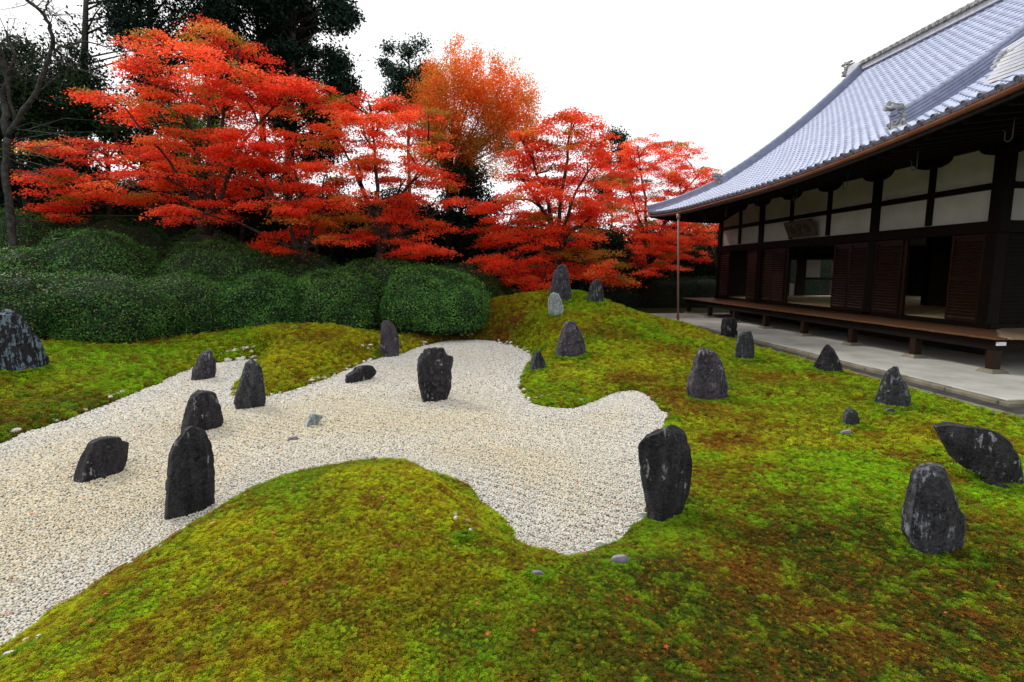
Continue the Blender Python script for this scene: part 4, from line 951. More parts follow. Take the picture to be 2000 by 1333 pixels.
eave_me = eb.mesh('eave_tile', M['tile']); eave_me.materials.append(M['tile_dark']); eave_me.polygons.foreach_set('material_index', np.array([0 if i < 14 else 1 for i in range(len(eave_me.polygons))], np.int32))
rows = [X0 - .03]; s_ = 0
while rows[-1] < XR - .15: X = rows[-1]; rows.append(X + TE / math.sqrt(1 + dzx(max(X, X0), 18.0) ** 2))
tiles = []
for ri, X in enumerate(rows):
    a, b = ymin(max(X, X0)), ymax(max(X, X0)); k0 = math.ceil((a - 6.5) / TW); k1 = math.floor((b - 6.5) / TW)
    for k in range(k0, k1 + 1):
        yy = 6.5 + k * TW
        if yy < a + .05 or yy > b - .05: continue
        Xc = max(X, X0); tx = Vector((1, 0, dzx(Xc + .1, yy))).normalized(); ty = Vector((0, 1, dzy(Xc, yy))).normalized(); nz = tx.cross(ty).normalized(); ty = nz.cross(tx)
        z_ = float(zroof(Xc, yy)) - (X0 - X if X < X0 else 0) * .43
        m4 = Matrix(((tx.x, ty.x, nz.x, X), (tx.y, ty.y, nz.y, yy), (tx.z, ty.z, nz.z, z_), (0, 0, 0, 1)))
        px, py, kk_ = project((X, yy, z_)); vis = -20 < px < 2010 and -20 < py < 1333 and kk_ > 0
        tiles.append((ri == 0, (X ** 2 + yy ** 2 + (z_ - 2.2) ** 2) if vis else 1e6, m4))
eav = [t for t in tiles if t[0]]; oth = sorted([t for t in tiles if not t[0]], key=lambda t: t[1])
for t in eav: sub('eave_tile', eave_me, roof, t[2])
for t in oth[:300]: sub('roof_tile', tile_me, roof, t[2])
rest = oth[300:]
mats_ = np.array([np.array(t[2]) for t in rest]); h4 = np.hstack([tV, np.ones((len(tV), 1))])
AV = np.einsum('nij,vj->nvi', mats_, h4)[:, :, :3].reshape(-1, 3); tFa = np.array(tF)
AF = (tFa[None] + (np.arange(len(rest)) * len(tV))[:, None, None]).reshape(-1, 4)
me = mk_mesh('roof_tiles', AV, AF, M['tile']); me.materials.append(M['tile_dark']); me.polygons.foreach_set('material_index', np.tile(np.array([1 if i >= 14 or i == 9 else 0 for i in range(len(tF))], np.int32), len(rest))); me.polygons.foreach_set('use_smooth', np.tile(np.array([i < 9 for i in range(len(tF))]), len(rest)))
setp(sub('roof_tiles', me, roof, T_((0, 0, 0))), kind='stuff')
# ridges: stacked flat courses with a round cap
def ridge(path, w0, hh, courses, name, capr=.085, mat='tile_ridge', seg=.28):
    P = np.array(path, float); r_ = MB(); gp_ = MB(); m = len(P)
    T = np.gradient(P, axis=0); T /= np.linalg.norm(T, axis=1, keepdims=True); S = np.cross(T, [0, 0, 1.0]); S /= np.linalg.norm(S, axis=1, keepdims=True); U = np.cross(S, T)
    for c in range(courses):
        w = w0 * (1 - .10 * c) / 2; z0, z1 = hh * c / courses - (.12 if c == 0 else 0), hh * (c + 1) / courses - .018
        V = []
        for i in range(m): V += [P[i] - S[i] * w + U[i] * z0, P[i] + S[i] * w + U[i] * z0, P[i] + S[i] * w + U[i] * z1, P[i] - S[i] * w + U[i] * z1]
        Fc = [(4 * i + a, 4 * i + (a + 1) % 4, 4 * i + 4 + (a + 1) % 4, 4 * i + 4 + a) for i in range(m - 1) for a in range(4)] + [(3, 2, 1, 0), (4 * m - 4, 4 * m - 3, 4 * m - 2, 4 * m - 1)]
        r_.add(V, Fc)
        w -= .025; V = []                                           # recessed joint
        for i in range(m): V += [P[i] - S[i] * w + U[i] * (z1 - .002), P[i] + S[i] * w + U[i] * (z1 - .002), P[i] + S[i] * w + U[i] * (z1 + .02), P[i] - S[i] * w + U[i] * (z1 + .02)]
        gp_.add(V, Fc)
    o = sub(name, r_.mesh(name, M[mat]), roof, T_((0, 0, 0))); sub('ridge_joints', gp_.mesh('ridge_joints', M['tile_dark']), roof, T_((0, 0, 0)))
    L_ = np.concatenate([[0], np.cumsum(np.linalg.norm(np.diff(P, axis=0), axis=1))]); n_ = max(2, int(L_[-1] / seg)); cp = None
    V, Fc = [], []
    for j, (xx, rr_) in enumerate(((0, capr), (.035, capr * 1.10), (.04, capr), (seg * 1.02, capr * .96))):
        V += [(xx, rr_ * math.cos(a), rr_ * math.sin(a) - .01) for a in np.linspace(-.25, math.pi + .25, 10)]
    Fc = [(q_ * 10 + k, q_ * 10 + 10 + k, q_ * 10 + 11 + k, q_ * 10 + k + 1) for q_ in range(3) for k in range(9)] + [tuple(range(10))]
    cme = mk_mesh('ridge_cap_tile', V, Fc, M[mat], False)
    for j in range(n_):
        s1 = (j + .0) * L_[-1] / n_; i = min(np.searchsorted(L_, s1, side='right') - 1, m - 2); t = (s1 - L_[i]) / (L_[i + 1] - L_[i]); p = P[i] * (1 - t) + P[i + 1] * t
        tv, sv_, uv = T[i] * (1 - t) + T[i + 1] * t, S[i], U[i] * (1 - t) + U[i + 1] * t; p = p + uv * hh
        tv /= np.linalg.norm(tv); sv_ = -sv_; uv = np.cross(tv, sv_)
        sub('ridge_cap_tile', cme, roof, Matrix(((tv[0], sv_[0], uv[0], p[0]), (tv[1], sv_[1], uv[1], p[1]), (tv[2], sv_[2], uv[2], p[2]), (0, 0, 0, 1))))
    return o
Xo = X0 + (YF - YV)                                               # where verge turns into hip
vp = [(X, YV + .05, float(zroof(X, YV)) + .03) for X in np.linspace(Xo - .15, XR + .1, 22)]
ridge(vp, .36, .26, 4, 'verge_ridge')
hp = [(Xo - t, YV + t + .02, float(zroof(Xo - t, YV + t)) + .04 + .06 * (t / (YF - YV)) ** 3) for t in np.linspace(-.2, YF - YV - .02, 12)][::-1]
ridge(hp, .34, .20, 3, 'hip_ridge', .075)
hn = [(X0 + t, YN0 + t - .02, float(zroof(X0 + t, YN0 + t)) + .04) for t in np.linspace(.05, YG - YN0, 12)]
ridge(hn, .34, .22, 3, 'hip_ridge', .075)
kp = [(X, YNK, float(zroof(X, YNK)) + .03) for X in np.linspace(10.62, XR, 24)]
ridge(kp, .40, .30, 4, 'descending_ridge', .10)
mr = [(XR, y_, 10.80) for y_ in np.linspace(11.3, 23.9, 12)]
ridge(mr, .42, .30, 4, 'main_ridge', .10, 'tile_pale_lit')
rd = MB()
k = 0
for y_ in np.arange(11.6, 22.9, .30):
    V, Fc = disc(XR - .34, y_, 10.93, .07, .12, 12); rd.add(V, Fc); rd.add(box_v(XR - .33, XR - .2, y_ + .075, y_ + .225, 10.86, 10.98), BF)
setp(sub('ridge_round_ends', rd.mesh('ridge_round_ends', M['ornament']), roof, T_((0, 0, 0))), kind='stuff')
# ridge-end ornaments
def cyl(c, axis, r, l, n_=12):
    c = np.array(c, float); ax = np.array(axis, float); ax /= np.linalg.norm(ax); return tube([c, c + ax * l * .5, c + ax * l], [r, r, r], n_)
def oni(p, yaw, s, name='ridge_ornament'):
    o_ = MB()
    pr = [(-.30, 0), (.30, 0), (.33, .08), (.24, .16), (.27, .30), (.17, .40), (.10, .52), (-.10, .52), (-.17, .40), (-.27, .30), (-.24, .16), (-.33, .08)]
    n_ = len(pr); V = [(-.03, a, b) for a, b in pr] + [(.07, a * .96, b * .98) for a, b in pr]
    o_.add(V, [tuple(range(n_ - 1, -1, -1)), tuple(range(n_, 2 * n_))] + [(i, (i + 1) % n_, n_ + (i + 1) % n_, n_ + i) for i in range(n_)])
    for th in (0,):
        ring = [(-.05, .13 * math.cos(a), .24 + .13 * math.sin(a)) for a in np.linspace(0, 6.283, 17)]; o_.add(*tube(ring, [.03] * 17, 6, False))
    o_.add(*cyl((-.02, 0, .24), (-1, 0, 0), .06, .06)); 
    for sgn in (-1, 1):
        sp = [(-.04, sgn * (.26 + .06 * math.cos(a) * (1 - a / 9)), .1 + .07 * math.sin(a)) for a in np.linspace(0, 5, 12)]; o_.add(*tube(sp, list(np.linspace(.035, .02, 12)), 6))
        sp = [(-.05, sgn * y_, z_) for y_, z_ in ((.05, .33), (.13, .40), (.22, .37), (.30, .42))]; o_.add(*tube(sp, [.03, .035, .03, .02], 6))
    o_.add(box_v(-.06, .10, -.36, .36, -.06, -.002), BF)
    for (a, b) in ((-.13, .50), (.13, .50), (0, .60)): o_.add(*cyl((.12, a, b), (-1, 0, .12), .055, .42)); o_.add(*cyl((-.30, a, b + .05), (-1, 0, .12), .068, .03))
    m4 = T_(p) @ Matrix.Rotation(yaw, 4, 'Z') @ Matrix.Scale(s, 4)
    return sub(name, o_.mesh(name, M['ornament']), roof, m4)
oni((10.60, YNK, float(zroof(10.60, YNK)) + .02), 0, .85)
oni((Xo - .18, YV + .05, float(zroof(Xo - .18, YV)) + .02), 0, .78)
oni((XR, 23.98, 10.80), -math.pi / 2, .95)
oni((X0 + .03, YF - .06, float(zroof(X0, YF)) + .05), -math.pi / 4, .45)
# curled verge end of the near gable: nested rounded courses
cu = MB(); cx, cy = 12.0, YG - .05; cz = float(zroof(12.0, YG)) + .05
for c in range(7):
    R_ = .74 - .05 * c; z0 = cz - .1 + .075 * c
    th = np.linspace(math.radians(95), math.radians(300), 22); V = []
    for a in th:
        for (rr_, zz) in ((R_ - .25, z0), (R_, z0), (R_, z0 + .062), (R_ - .25, z0 + .062)): V.append((cx + rr_ * math.cos(a) * .9 + .25, cy + rr_ * math.sin(a), zz + .36 * (.25 + rr_ * math.cos(a) * .9)))
    cu.add(V, [(4 * i + a, 4 * i + 4 + a, 4 * i + 4 + (a + 1) % 4, 4 * i + (a + 1) % 4) for i in range(21) for a in range(4)])
for k in range(13):
    yy = cy + .62 - k * .1; path = [(cx - .18 + .05 * abs(k - 4) + t * 1.6, yy, cz + .42 + .75 * t * 1.25 - .012 * (k - 4) ** 2) for t in np.linspace(0, 1, 6)]; cu.add(*tube(path, [.038] * 6, 7))
setp(sub('verge_curl', cu.mesh('verge_curl', M['tile_pale_lit']), roof, T_((0, 0, 0))), kind='stuff')
# copper gutter, downpipe, hooks
gp = [(X0 - .10, y_, 4.40 + .10 + float(lift(np.array(y_)))) for y_ in np.linspace(YN0 - .05, YF + .1, 70)]
gv, gf = [], []
for p in gp:
    for a in np.linspace(math.radians(178), math.radians(362), 9): gv.append((p[0] + .068 * math.cos(a), p[1], p[2] + .068 * math.sin(a)))
    for a in np.linspace(math.radians(362), math.radians(178), 9): gv.append((p[0] + .060 * math.cos(a), p[1], p[2] + .060 * math.sin(a)))
for i in range(len(gp) - 1):
    for k in range(18): gf.append((18 * i + k, 18 * i + (k + 1) % 18, 18 * i + 18 + (k + 1) % 18, 18 * i + 18 + k))
gut = obj('gutter', mk_mesh('gutter', gv, gf, M['copper'], False), hall); PINV[gut.name] = Matrix.Identity(4)
dz_ = 4.44 + float(lift(np.array(21.45)))
dp = MB(); dp.add(*tube([(X0 - .10, 21.45, dz_), (X0 - .03, 21.45, 2.4), (X0 + .04, 21.45, .36)], [.042, .042, .042], 12)); 
dp.add(*tube([(X0 - .10, 21.45, dz_ - .02), (X0 - .10, 21.45, dz_ - .19), (X0 - .10, 21.45, dz_ - .24)], [.085, .08, .045], 12))
dpo = obj('downpipe', dp.mesh('downpipe', M['pipe'], True), hall); PINV[dpo.name] = Matrix.Identity(4)
sub('shoe', mk_mesh('shoe', *tube([(X0 + .04, 21.45, .37), (X0 + .05, 21.45, .03)], [.06, .06], 12), M['copper']), dpo, T_((0, 0, 0)))
for yy in (9.0, 11.0, 13.1, 15.2, 17.3, 19.4, 21.2, 23.2):
    zb = 4.44 + float(lift(np.array(yy))) * .7
    path = [(X0 + .9, yy, zb + .1), (X0 + .9, yy, zb - .22)] + [(X0 + .9, yy + .07 - .07 * math.cos(a), zb - .22 - .07 * math.sin(a)) for a in np.linspace(.3, math.pi, 8)] + [(X0 + .9, yy + .14, zb - .1), (X0 + .9, yy + .2, zb - .07)]
    obj('lantern_hook', mk_mesh('lantern_hook', *tube(path, [.009] * len(path), 6), M['iron']), hall)

# ------------------------------------------------------------------ foliage helpers
rf = np.random.default_rng(21)
def unit(v): return v / np.maximum(np.linalg.norm(v, axis=1, keepdims=True), 1e-9)
def leaf_geo(P, N, size, asp=.6, fold=.18):
    """one folded four-cornered leaf per point"""
    n = len(P); N = unit(N); R = unit(rf.normal(size=(n, 3))); T = unit(np.cross(N, R)); B = np.cross(N, T)
    s = np.broadcast_to(np.asarray(size, float), (n,))[:, None]
    V = np.empty((n, 4, 3)); up_ = N * s * fold
    V[:, 0] = P - T * s; V[:, 1] = P + B * s * asp + up_; V[:, 2] = P + T * s; V[:, 3] = P - B * s * asp + up_
    return V.reshape(-1, 3), np.arange(4 * n).reshape(n, 4)
def leaf_mesh(name, P, N, size, C, mat, asp=.6, fold=.18):
    V, Fc = leaf_geo(P, N, size, asp, fold); return mk_mesh(name, V, Fc, mat, False, np.repeat(C, 4, 0))
def part(name, me, root): 
    o = obj(name, me, root); return o

# clipped shrubs: rounded bodies packed with small leaves
H_DARK, H_MID, H_LITE = np.array([.010, .034, .008]), np.array([.042, .112, .018]), np.array([.10, .20, .030])
def shrub(name, cx, top, hw, D, label, group, depth=.85, n=15000, tone=1.0, pw=2.6, leaf=.030, cat='shrub', zb=None, warm=.0):
    c = at_y(cx, 528, D); a = hw * D / FPX; b = a * depth if depth < 3 else depth; b = min(b, 2.0)
    z0 = gz(c[0], c[1]) - .1 if zb is None else zb
    ztop = at_y(cx, top, D)[2]; h = ztop - z0
    root = thing(name, (c[0], c[1], z0), label, cat, group)
    def surf(d, k=1.0):                                             # d unit directions
        q = (np.abs(d[:, 0]) ** pw + np.abs(d[:, 1]) ** pw + np.abs(d[:, 2]) ** pw) ** (-1 / pw)
        s = d * q[:, None] * k
        w = np.stack([c[0] + s[:, 0] * a, c[1] + s[:, 1] * b, z0 + np.maximum(s[:, 2], -.1) * h], 1)
        bumpv = (fbm(w[:, 0] * .9, w[:, 1] * .9, w[:, 2] * .9, 5, 3) - .5) * .8 + (fbm(w[:, 0] * 3, w[:, 1] * 3, w[:, 2] * 3, 15, 2) - .5) * .26
        w += d * bumpv[:, None] * np.array([1, 1, .7]); return w
    Vc = ico(4)[0]; Fc_ = ico(4)[1]
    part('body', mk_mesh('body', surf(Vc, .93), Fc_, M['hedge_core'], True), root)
    d = rf.normal(size=(n, 3)); d[:, 2] = np.abs(d[:, 2]) - .05; d = unit(d)
    P = surf(d) + rf.normal(size=(n, 3)) * .03; sh = rf.random(n) < .05; P[sh] += d[sh] * rf.uniform(.03, .14, sh.sum())[:, None]
    nn = unit(d / np.array([a, b, h])[None]) * 1.0 + rf.normal(size=(n, 3)) * .55
    t = rf.random(n); cl = fbm(P[:, 0] * 2.2, P[:, 1] * 2.2, P[:, 2] * 2.2, 25, 3)
    w = np.clip((cl - .35) * 2.2 + (t - .5) * .9, 0, 1)[:, None]
    C = H_DARK * (1 - w) + H_MID * w; k = t > .86; C[k] = C[k] * .6 + H_LITE * .4
    if warm > 0: k = rf.random(n) < warm; C[k] = np.array([.11, .055, .014]) * rf.uniform(.5, 1.2, k.sum())[:, None]
    part('foliage', leaf_mesh('foliage', P, nn, leaf * rf.uniform(.7, 1.3, n), C * tone, M['hedge_leaf'], .55), root)
    return root
HG = 'clipped shrubs banked along the left'
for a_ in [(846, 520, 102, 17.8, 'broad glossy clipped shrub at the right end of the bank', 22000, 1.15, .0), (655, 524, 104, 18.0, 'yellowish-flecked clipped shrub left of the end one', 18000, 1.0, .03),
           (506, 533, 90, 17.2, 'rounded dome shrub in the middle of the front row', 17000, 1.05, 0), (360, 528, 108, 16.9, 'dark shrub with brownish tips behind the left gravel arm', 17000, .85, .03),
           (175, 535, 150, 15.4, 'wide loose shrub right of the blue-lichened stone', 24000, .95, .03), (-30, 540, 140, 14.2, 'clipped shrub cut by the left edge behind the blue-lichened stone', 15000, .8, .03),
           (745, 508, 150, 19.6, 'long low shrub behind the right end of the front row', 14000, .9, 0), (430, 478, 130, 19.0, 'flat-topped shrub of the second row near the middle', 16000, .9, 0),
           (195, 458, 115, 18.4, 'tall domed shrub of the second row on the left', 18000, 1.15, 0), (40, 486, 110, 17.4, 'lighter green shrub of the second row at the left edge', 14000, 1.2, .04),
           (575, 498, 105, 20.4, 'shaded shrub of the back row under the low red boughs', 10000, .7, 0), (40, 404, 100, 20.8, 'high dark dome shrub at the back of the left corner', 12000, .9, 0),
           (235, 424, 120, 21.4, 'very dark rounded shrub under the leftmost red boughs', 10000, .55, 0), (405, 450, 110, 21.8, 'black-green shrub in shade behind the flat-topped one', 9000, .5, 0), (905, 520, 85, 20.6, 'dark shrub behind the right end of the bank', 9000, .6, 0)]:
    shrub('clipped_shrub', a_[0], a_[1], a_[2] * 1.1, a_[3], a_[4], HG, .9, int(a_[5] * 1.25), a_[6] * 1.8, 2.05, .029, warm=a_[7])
shrub('clipped_hedge', 1330, 545, 100, 31, 'low straight clipped hedge beyond the far end of the paving', None, .35, 9000, .35, 6, .04, 'hedge')

TG = 'dark thicket behind the maples'
for a_ in [(-40, 300, 150, 24.5, 'tall black-green thicket at the far left edge'), (140, 330, 140, 25.5, 'black-green thicket behind the bare tree'), (310, 345, 130, 27, 'black-green thicket behind the left maple'), (470, 370, 125, 27.5, 'black-green thicket between the left and middle maples'), (620, 370, 125, 28, 'black-green thicket behind the middle maple'),
           (770, 375, 120, 28.5, 'black-green thicket behind the bright maple'), (905, 415, 105, 28, 'black-green thicket below the orange tree'), (1030, 430, 110, 29, 'black-green thicket left of the hill maple trunk'), (1160, 440, 110, 31.5, 'black-green thicket between the two right maples'), (1290, 440, 110, 36, 'black-green thicket beyond the hall corner'), (1420, 430, 110, 37, 'black-green thicket hidden mostly by the hall')]:
    shrub('thicket', a_[0], a_[1], a_[2], a_[3], a_[4], TG, .6, 7000, .5, 2.4, .06, 'thicket')
shrub('clipped_hedge', 1590, 440, 210, 33.5, 'hedge added beyond the hall to darken the view through its open doors', None, .3, 8000, .7, 5, .05, 'hedge')  # added to block the bright sky seen through the hall
# broad evergreens that close the view behind the maples
def cloud(P0, r, n, flat=1.0): return P0[None] + rf.normal(size=(n, 3)) * np.array([r, r, r * flat])[None] * .5
def evergreen(name, cx, cy, rx, ry, D, label, group, n=16000, tone=1.0, size=.075, cols=(H_DARK, H_MID), trunk=True, ncl=26, cat='tree', depth=1.6, mat='conifer_leaf', tx=None, bark='bark', flat=.8, droop=0.0, rtr=.16):
    c = at_y(cx, cy, D); s = D / FPX; tb = at_y(cx if tx is None else tx, 528, D); z0 = gz(tb[0], tb[1]) - .05
    root = thing(name, (tb[0], tb[1], z0), label, cat, group)
    tp = MB(); ztop = c[2] + ry * s * .8
    hts = np.linspace(0, 1, 10); wob = rf.normal(size=(10, 2)).cumsum(0) * .05
    path = np.stack([tb[0] + (c[0] - tb[0]) * hts ** 1.5 * .7 + wob[:, 0], tb[1] + wob[:, 1], z0 + (ztop - z0) * hts], 1)
    tp.add(*tube(path, list(rtr * (1 - .8 * hts) + .012), 8))
    Ps, Cs = [], []
    for k in range(ncl):
        d = unit(rf.normal(size=(1, 3)))[0] * rf.uniform(.35, 1) ** .5
        q = c + np.array([d[0] * rx * s, d[1] * depth, d[2] * ry * s]); r = rf.uniform(.45, .8) * min(1.0, rx * s / 1.6)
        zt = np.clip((q[2] - .5 * np.hypot(q[0] - c[0], q[1] - c[1]) - z0) / max(ztop - z0, .1), .05, .97); i = zt * 9; i0 = int(i); st = path[i0] * (1 - (i - i0)) + path[min(i0 + 1, 9)] * (i - i0)
        tp.add(*tube([st, st * .45 + q * .55 + np.array([0, 0, .15]), q], [.045, .03, .01], 5))
        m = n // ncl; p = cloud(q, r, m, flat)
        if droop: p[:, 2] -= droop * rf.random(m) ** 2
        Ps.append(p); w = np.clip(rf.normal(.45, .28, m) + .25 * (p[:, 2] - q[2]) / r, 0, 1)[:, None]; Cs.append(cols[0] * (1 - w) + cols[1] * w)
    P = np.concatenate(Ps); C = np.concatenate(Cs) * tone
    part('trunk', tp.mesh('trunk', M[bark], True), root)
    N = rf.normal(size=P.shape); N[:, 2] += .6
    part('crown', leaf_mesh('crown', P, N, size * rf.uniform(.6, 1.3, len(P)), C, M[mat], .5), root)
    return root
EG = 'evergreens behind the maples'
DK = (np.array([.004, .011, .006]), np.array([.012, .030, .012])); GR = (np.array([.008, .022, .007]), np.array([.026, .060, .017]))
for a_ in [(110, 205, 105, 75, 24.5, 'shadowy evergreen behind the forks of the bare tree', 16000, .9, GR), (60, 330, 120, 110, 23.5, 'shadowy evergreen at the left edge above the high dome shrub', 18000, .8, GR), (225, 300, 120, 95, 24.5, 'glossy dark evergreen behind the leftmost red boughs', 18000, .8, GR),
           (360, 330, 100, 110, 26, 'dim evergreen behind the left maple trunk', 14000, .9, GR), (480, 400, 110, 90, 25.5, 'dark evergreen behind the middle of the maples', 14000, .7, DK), (620, 430, 110, 80, 26, 'dark evergreen left of the twin-stemmed maple', 14000, .7, DK),
           (770, 450, 110, 70, 26.5, 'low dark evergreen behind the hedge bank', 12000, .6, DK), (920, 430, 62, 95, 24.5, 'blackish evergreen in the gap between the two maple groups', 16000, .7, DK), (1010, 500, 90, 70, 26, 'dark evergreen behind the hill stones', 12000, .6, DK),
           (1140, 500, 110, 75, 27, 'dark evergreen beyond the moss hill', 12000, .6, DK), (1280, 495, 100, 70, 32, 'dark evergreen beyond the downpipe', 12000, .6, DK), (1390, 470, 70, 80, 33, 'dark evergreen at the far corner of the hall', 10000, .6, DK)]:
    evergreen('evergreen_tree', a_[0], a_[1], a_[2], a_[3], a_[4], a_[5], EG, a_[6], a_[7], .07, a_[8])
for a_ in [(395, 250, 55, 60, 24, 'small bright green tree showing under the upper red boughs'), (400, 300, 60, 50, 23.5, 'light green bush glimpsed behind the left maple')]:
    evergreen('green_tree', a_[0], a_[1], a_[2], a_[3], a_[4], a_[5], None, 5000, 1.0, .06, (np.array([.05, .10, .015]), np.array([.16, .26, .03])), ncl=12, depth=1.0)
CN = (np.array([.004, .013, .008]), np.array([.017, .045, .025]))
CG = 'tall conifers behind the garden'
evergreen('conifer', 595, 95, 92, 205, 30, 'large dense dark conifer towering over the middle', CG, 64000, 1.0, .09, CN, ncl=130, depth=2.6, tx=560, bark='bark_brown', rtr=.28)
evergreen('conifer', 490, 40, 90, 150, 31, 'dark conifer merging with the left side of the dense one', CG, 40000, 1.0, .09, CN, ncl=80, depth=2.4, tx=525, bark='bark_brown', rtr=.26)
evergreen('conifer', 345, 55, 120, 160, 27, 'drooping open conifer left of the dense ones', CG, 34000, .9, .08, CN, ncl=80, depth=2.4, tx=286, bark='bark_brown', droop=.7, rtr=.30)
evergreen('conifer', 205, 95, 75, 120, 26, 'thin conifer with a bare leaning pale trunk at upper left', CG, 4500, .9, .08, CN, ncl=22, depth=2.0, tx=180, bark='bark_grey', droop=.6, rtr=.34)
evergreen('conifer', 800, 168, 58, 82, 37, 'far blue-green conifer tip left of the orange tree', CG, 16000, 1.6, .09, CN, ncl=44, depth=1.8, bark='bark_brown')
evergreen('conifer', 1194, 330, 40, 95, 36, 'slim far conifer tip between the two right maples', CG, 10000, 1.8, .085, CN, ncl=32, depth=1.0, bark='bark_brown', rtr=.08)
evergreen('conifer', 40, 170, 85, 75, 25, 'feathery olive conifer at the upper left edge', CG, 13000, 1.3, .07, GR, ncl=36, depth=1.8, bark='bark_grey', droop=.3)

# ------------------------------------------------------------------ maples
RED, ORG, DEEP, OLV, YEL = np.array([.95, .075, .032]), np.array([.95, .19, .046]), np.array([.70, .055, .020]), np.array([.27, .19, .022]), np.array([.72, .32, .04])
def gapf(q): return float(fbm(np.array([q[0] * 1.1]), np.array([q[1] * 1.1]), np.array([q[2] * 2.0]), 131, 2)[0])
def maple(name, trunk_px, D, top_py, pads, label, group=None, dens=.88, fork=.35, thin=.9, gap=.385):
    tb = at_y(trunk_px[0], 528, D); z0 = gz(tb[0], tb[1]) - .05; s = D / FPX
    root = thing(name, (tb[0], tb[1], z0), label, 'tree', group)
    top = at_y(trunk_px[1], top_py, D); tr = MB(); br = MB()
    fk = np.array([tb[0] + (top[0] - tb[0]) * fork, tb[1], z0 + (top[2] - z0) * fork * .8])
    tr.add(*tube([tb, tb * .5 + fk * .5 + rf.normal(size=3) * .05, fk], [.19, .16, .13], 8))
    cen = []
    for (px, py, hw, hh, col) in pads: cen.append(at_y(px, py, D + rf.uniform(-1.7, 1.7)))
    cen = np.array(cen); nodes = [fk * .55 + tb * .45, fk]; nr = [.12, .11]
    far_ = [int(np.argmax(cen[:, 2]))]
    for _ in range(5):
        dd = np.min([np.hypot((cen[:, 0] - cen[j, 0]), 1.3 * (cen[:, 2] - cen[j, 2])) for j in far_], 0) * (cen[:, 2] > np.percentile(cen[:, 2], 35)); far_.append(int(np.argmax(dd)))
    for j in far_:
        e = cen[j]; n_ = 9; t = np.linspace(0, 1, n_)[:, None]; ctl = fk * .5 + e * .5 + np.array([(fk[0] - e[0]) * .22, 0, .1 * (e[2] - fk[2])])
        Q = (1 - t) ** 2 * fk + 2 * t * (1 - t) * ctl + t * t * e; Q += rf.normal(size=Q.shape) * .05 * np.sin(t * 3.14)
        R_ = np.linspace(.10, .022, n_); br.add(*tube(Q, list(R_), 7)); nodes += list(Q[1:-1]); nr += list(R_[1:-1])
    nodes = np.array(nodes); nr = np.array(nr)
    Ps, Ns, Cs = [], [], []
    for (px, py, hw, hh, col), c in zip(pads, cen):
        a = hw * s * 1.0; d = max(a * .8, .5); th = hh * s * .78 * thin
        cost = np.linalg.norm(nodes - c, axis=1) + 1.2 * np.maximum(nodes[:, 2] - c[2] + .25, 0); i0 = int(np.argmin(cost)); st = nodes[i0]
        m1 = st * .62 + c * .38 + np.array([0, 0, .12]) + rf.normal(size=3) * .1; m2 = st * .25 + c * .75 + np.array([0, 0, .1]) + rf.normal(size=3) * .08
        br.add(*tube([st, m1, m2, c - np.array([0, 0, th * .3])], [min(nr[i0] * .8, .05), .032, .022, .010], 6))
        for _ in range(4):
            g_ = rf.uniform(0, 6.28); e_ = c + np.array([math.cos(g_) * a * .8, math.sin(g_) * d * .8, -th * .2]); br.add(*tube([m2 * .4 + c * .6, (c + e_) / 2 + np.array([0, 0, .05]), e_], [.014, .009, .004], 4))
        base = {'r': RED, 'o': ORG, 'd': DEEP, 'v': OLV, 'y': YEL}[col]
        nsp = int(max(9, a * d * 12.5 * (.8 + hh / 60))); tl = np.clip(-(c[0] - tb[0]) * .02, -.1, .1) + rf.uniform(-.07, .07); sgn = 1 if c[0] > tb[0] else -1
        for _ in range(nsp):
            g_ = rf.uniform(0, 6.28); r_ = rf.random() ** .55; ux, uy = math.cos(g_) * r_, math.sin(g_) * r_
            zz = th * (1 - r_ * r_) * rf.uniform(-.6, 1.0) - th * .6 * r_ ** 2 - .10 * sgn * ux * a
            q = c + np.array([ux * a, uy * d, zz]); R_ = rf.uniform(.12, .28); m = int(185 * dens * (R_ / .22) ** 2)
            if gapf(q) < gap: continue
            p = q + rf.normal(size=(m, 3)) * np.array([R_, R_, .035 + .09 * R_]); p[:, 2] -= .35 * ((p[:, 0] - q[0]) ** 2 + (p[:, 1] - q[1]) ** 2)
            nrm_ = rf.normal(size=(m, 3)) * .62 + np.array([ux * .35, uy * .35, 1.0])
            mixc = base * (1 - .35 * (v_ := rf.random())) + {'r': ORG, 'o': RED, 'd': RED, 'v': ORG, 'y': ORG}[col] * .6 * v_
            if (w_ := rf.random()) < .05: mixc = YEL * .8
            elif w_ < .10: mixc = OLV * 1.2
            elif w_ < .25: mixc = DEEP
            Ps.append(p); Ns.append(nrm_); Cs.append(np.clip(mixc * rf.uniform(.78, 1.2), 0, .95)[None] * rf.uniform(.72, 1.08, m)[:, None])
    P, N, C = map(np.concatenate, (Ps, Ns, Cs))
    part('trunk', tr.mesh('trunk', M['bark'], True), root); part('branches', br.mesh('branches', M['bark'], True), root)
    part('crown', leaf_mesh('crown', P, N, .041 * rf.uniform(.7, 1.25, len(P)), C, M['maple'], .62), root)
    return len(P)
nl_ = 0
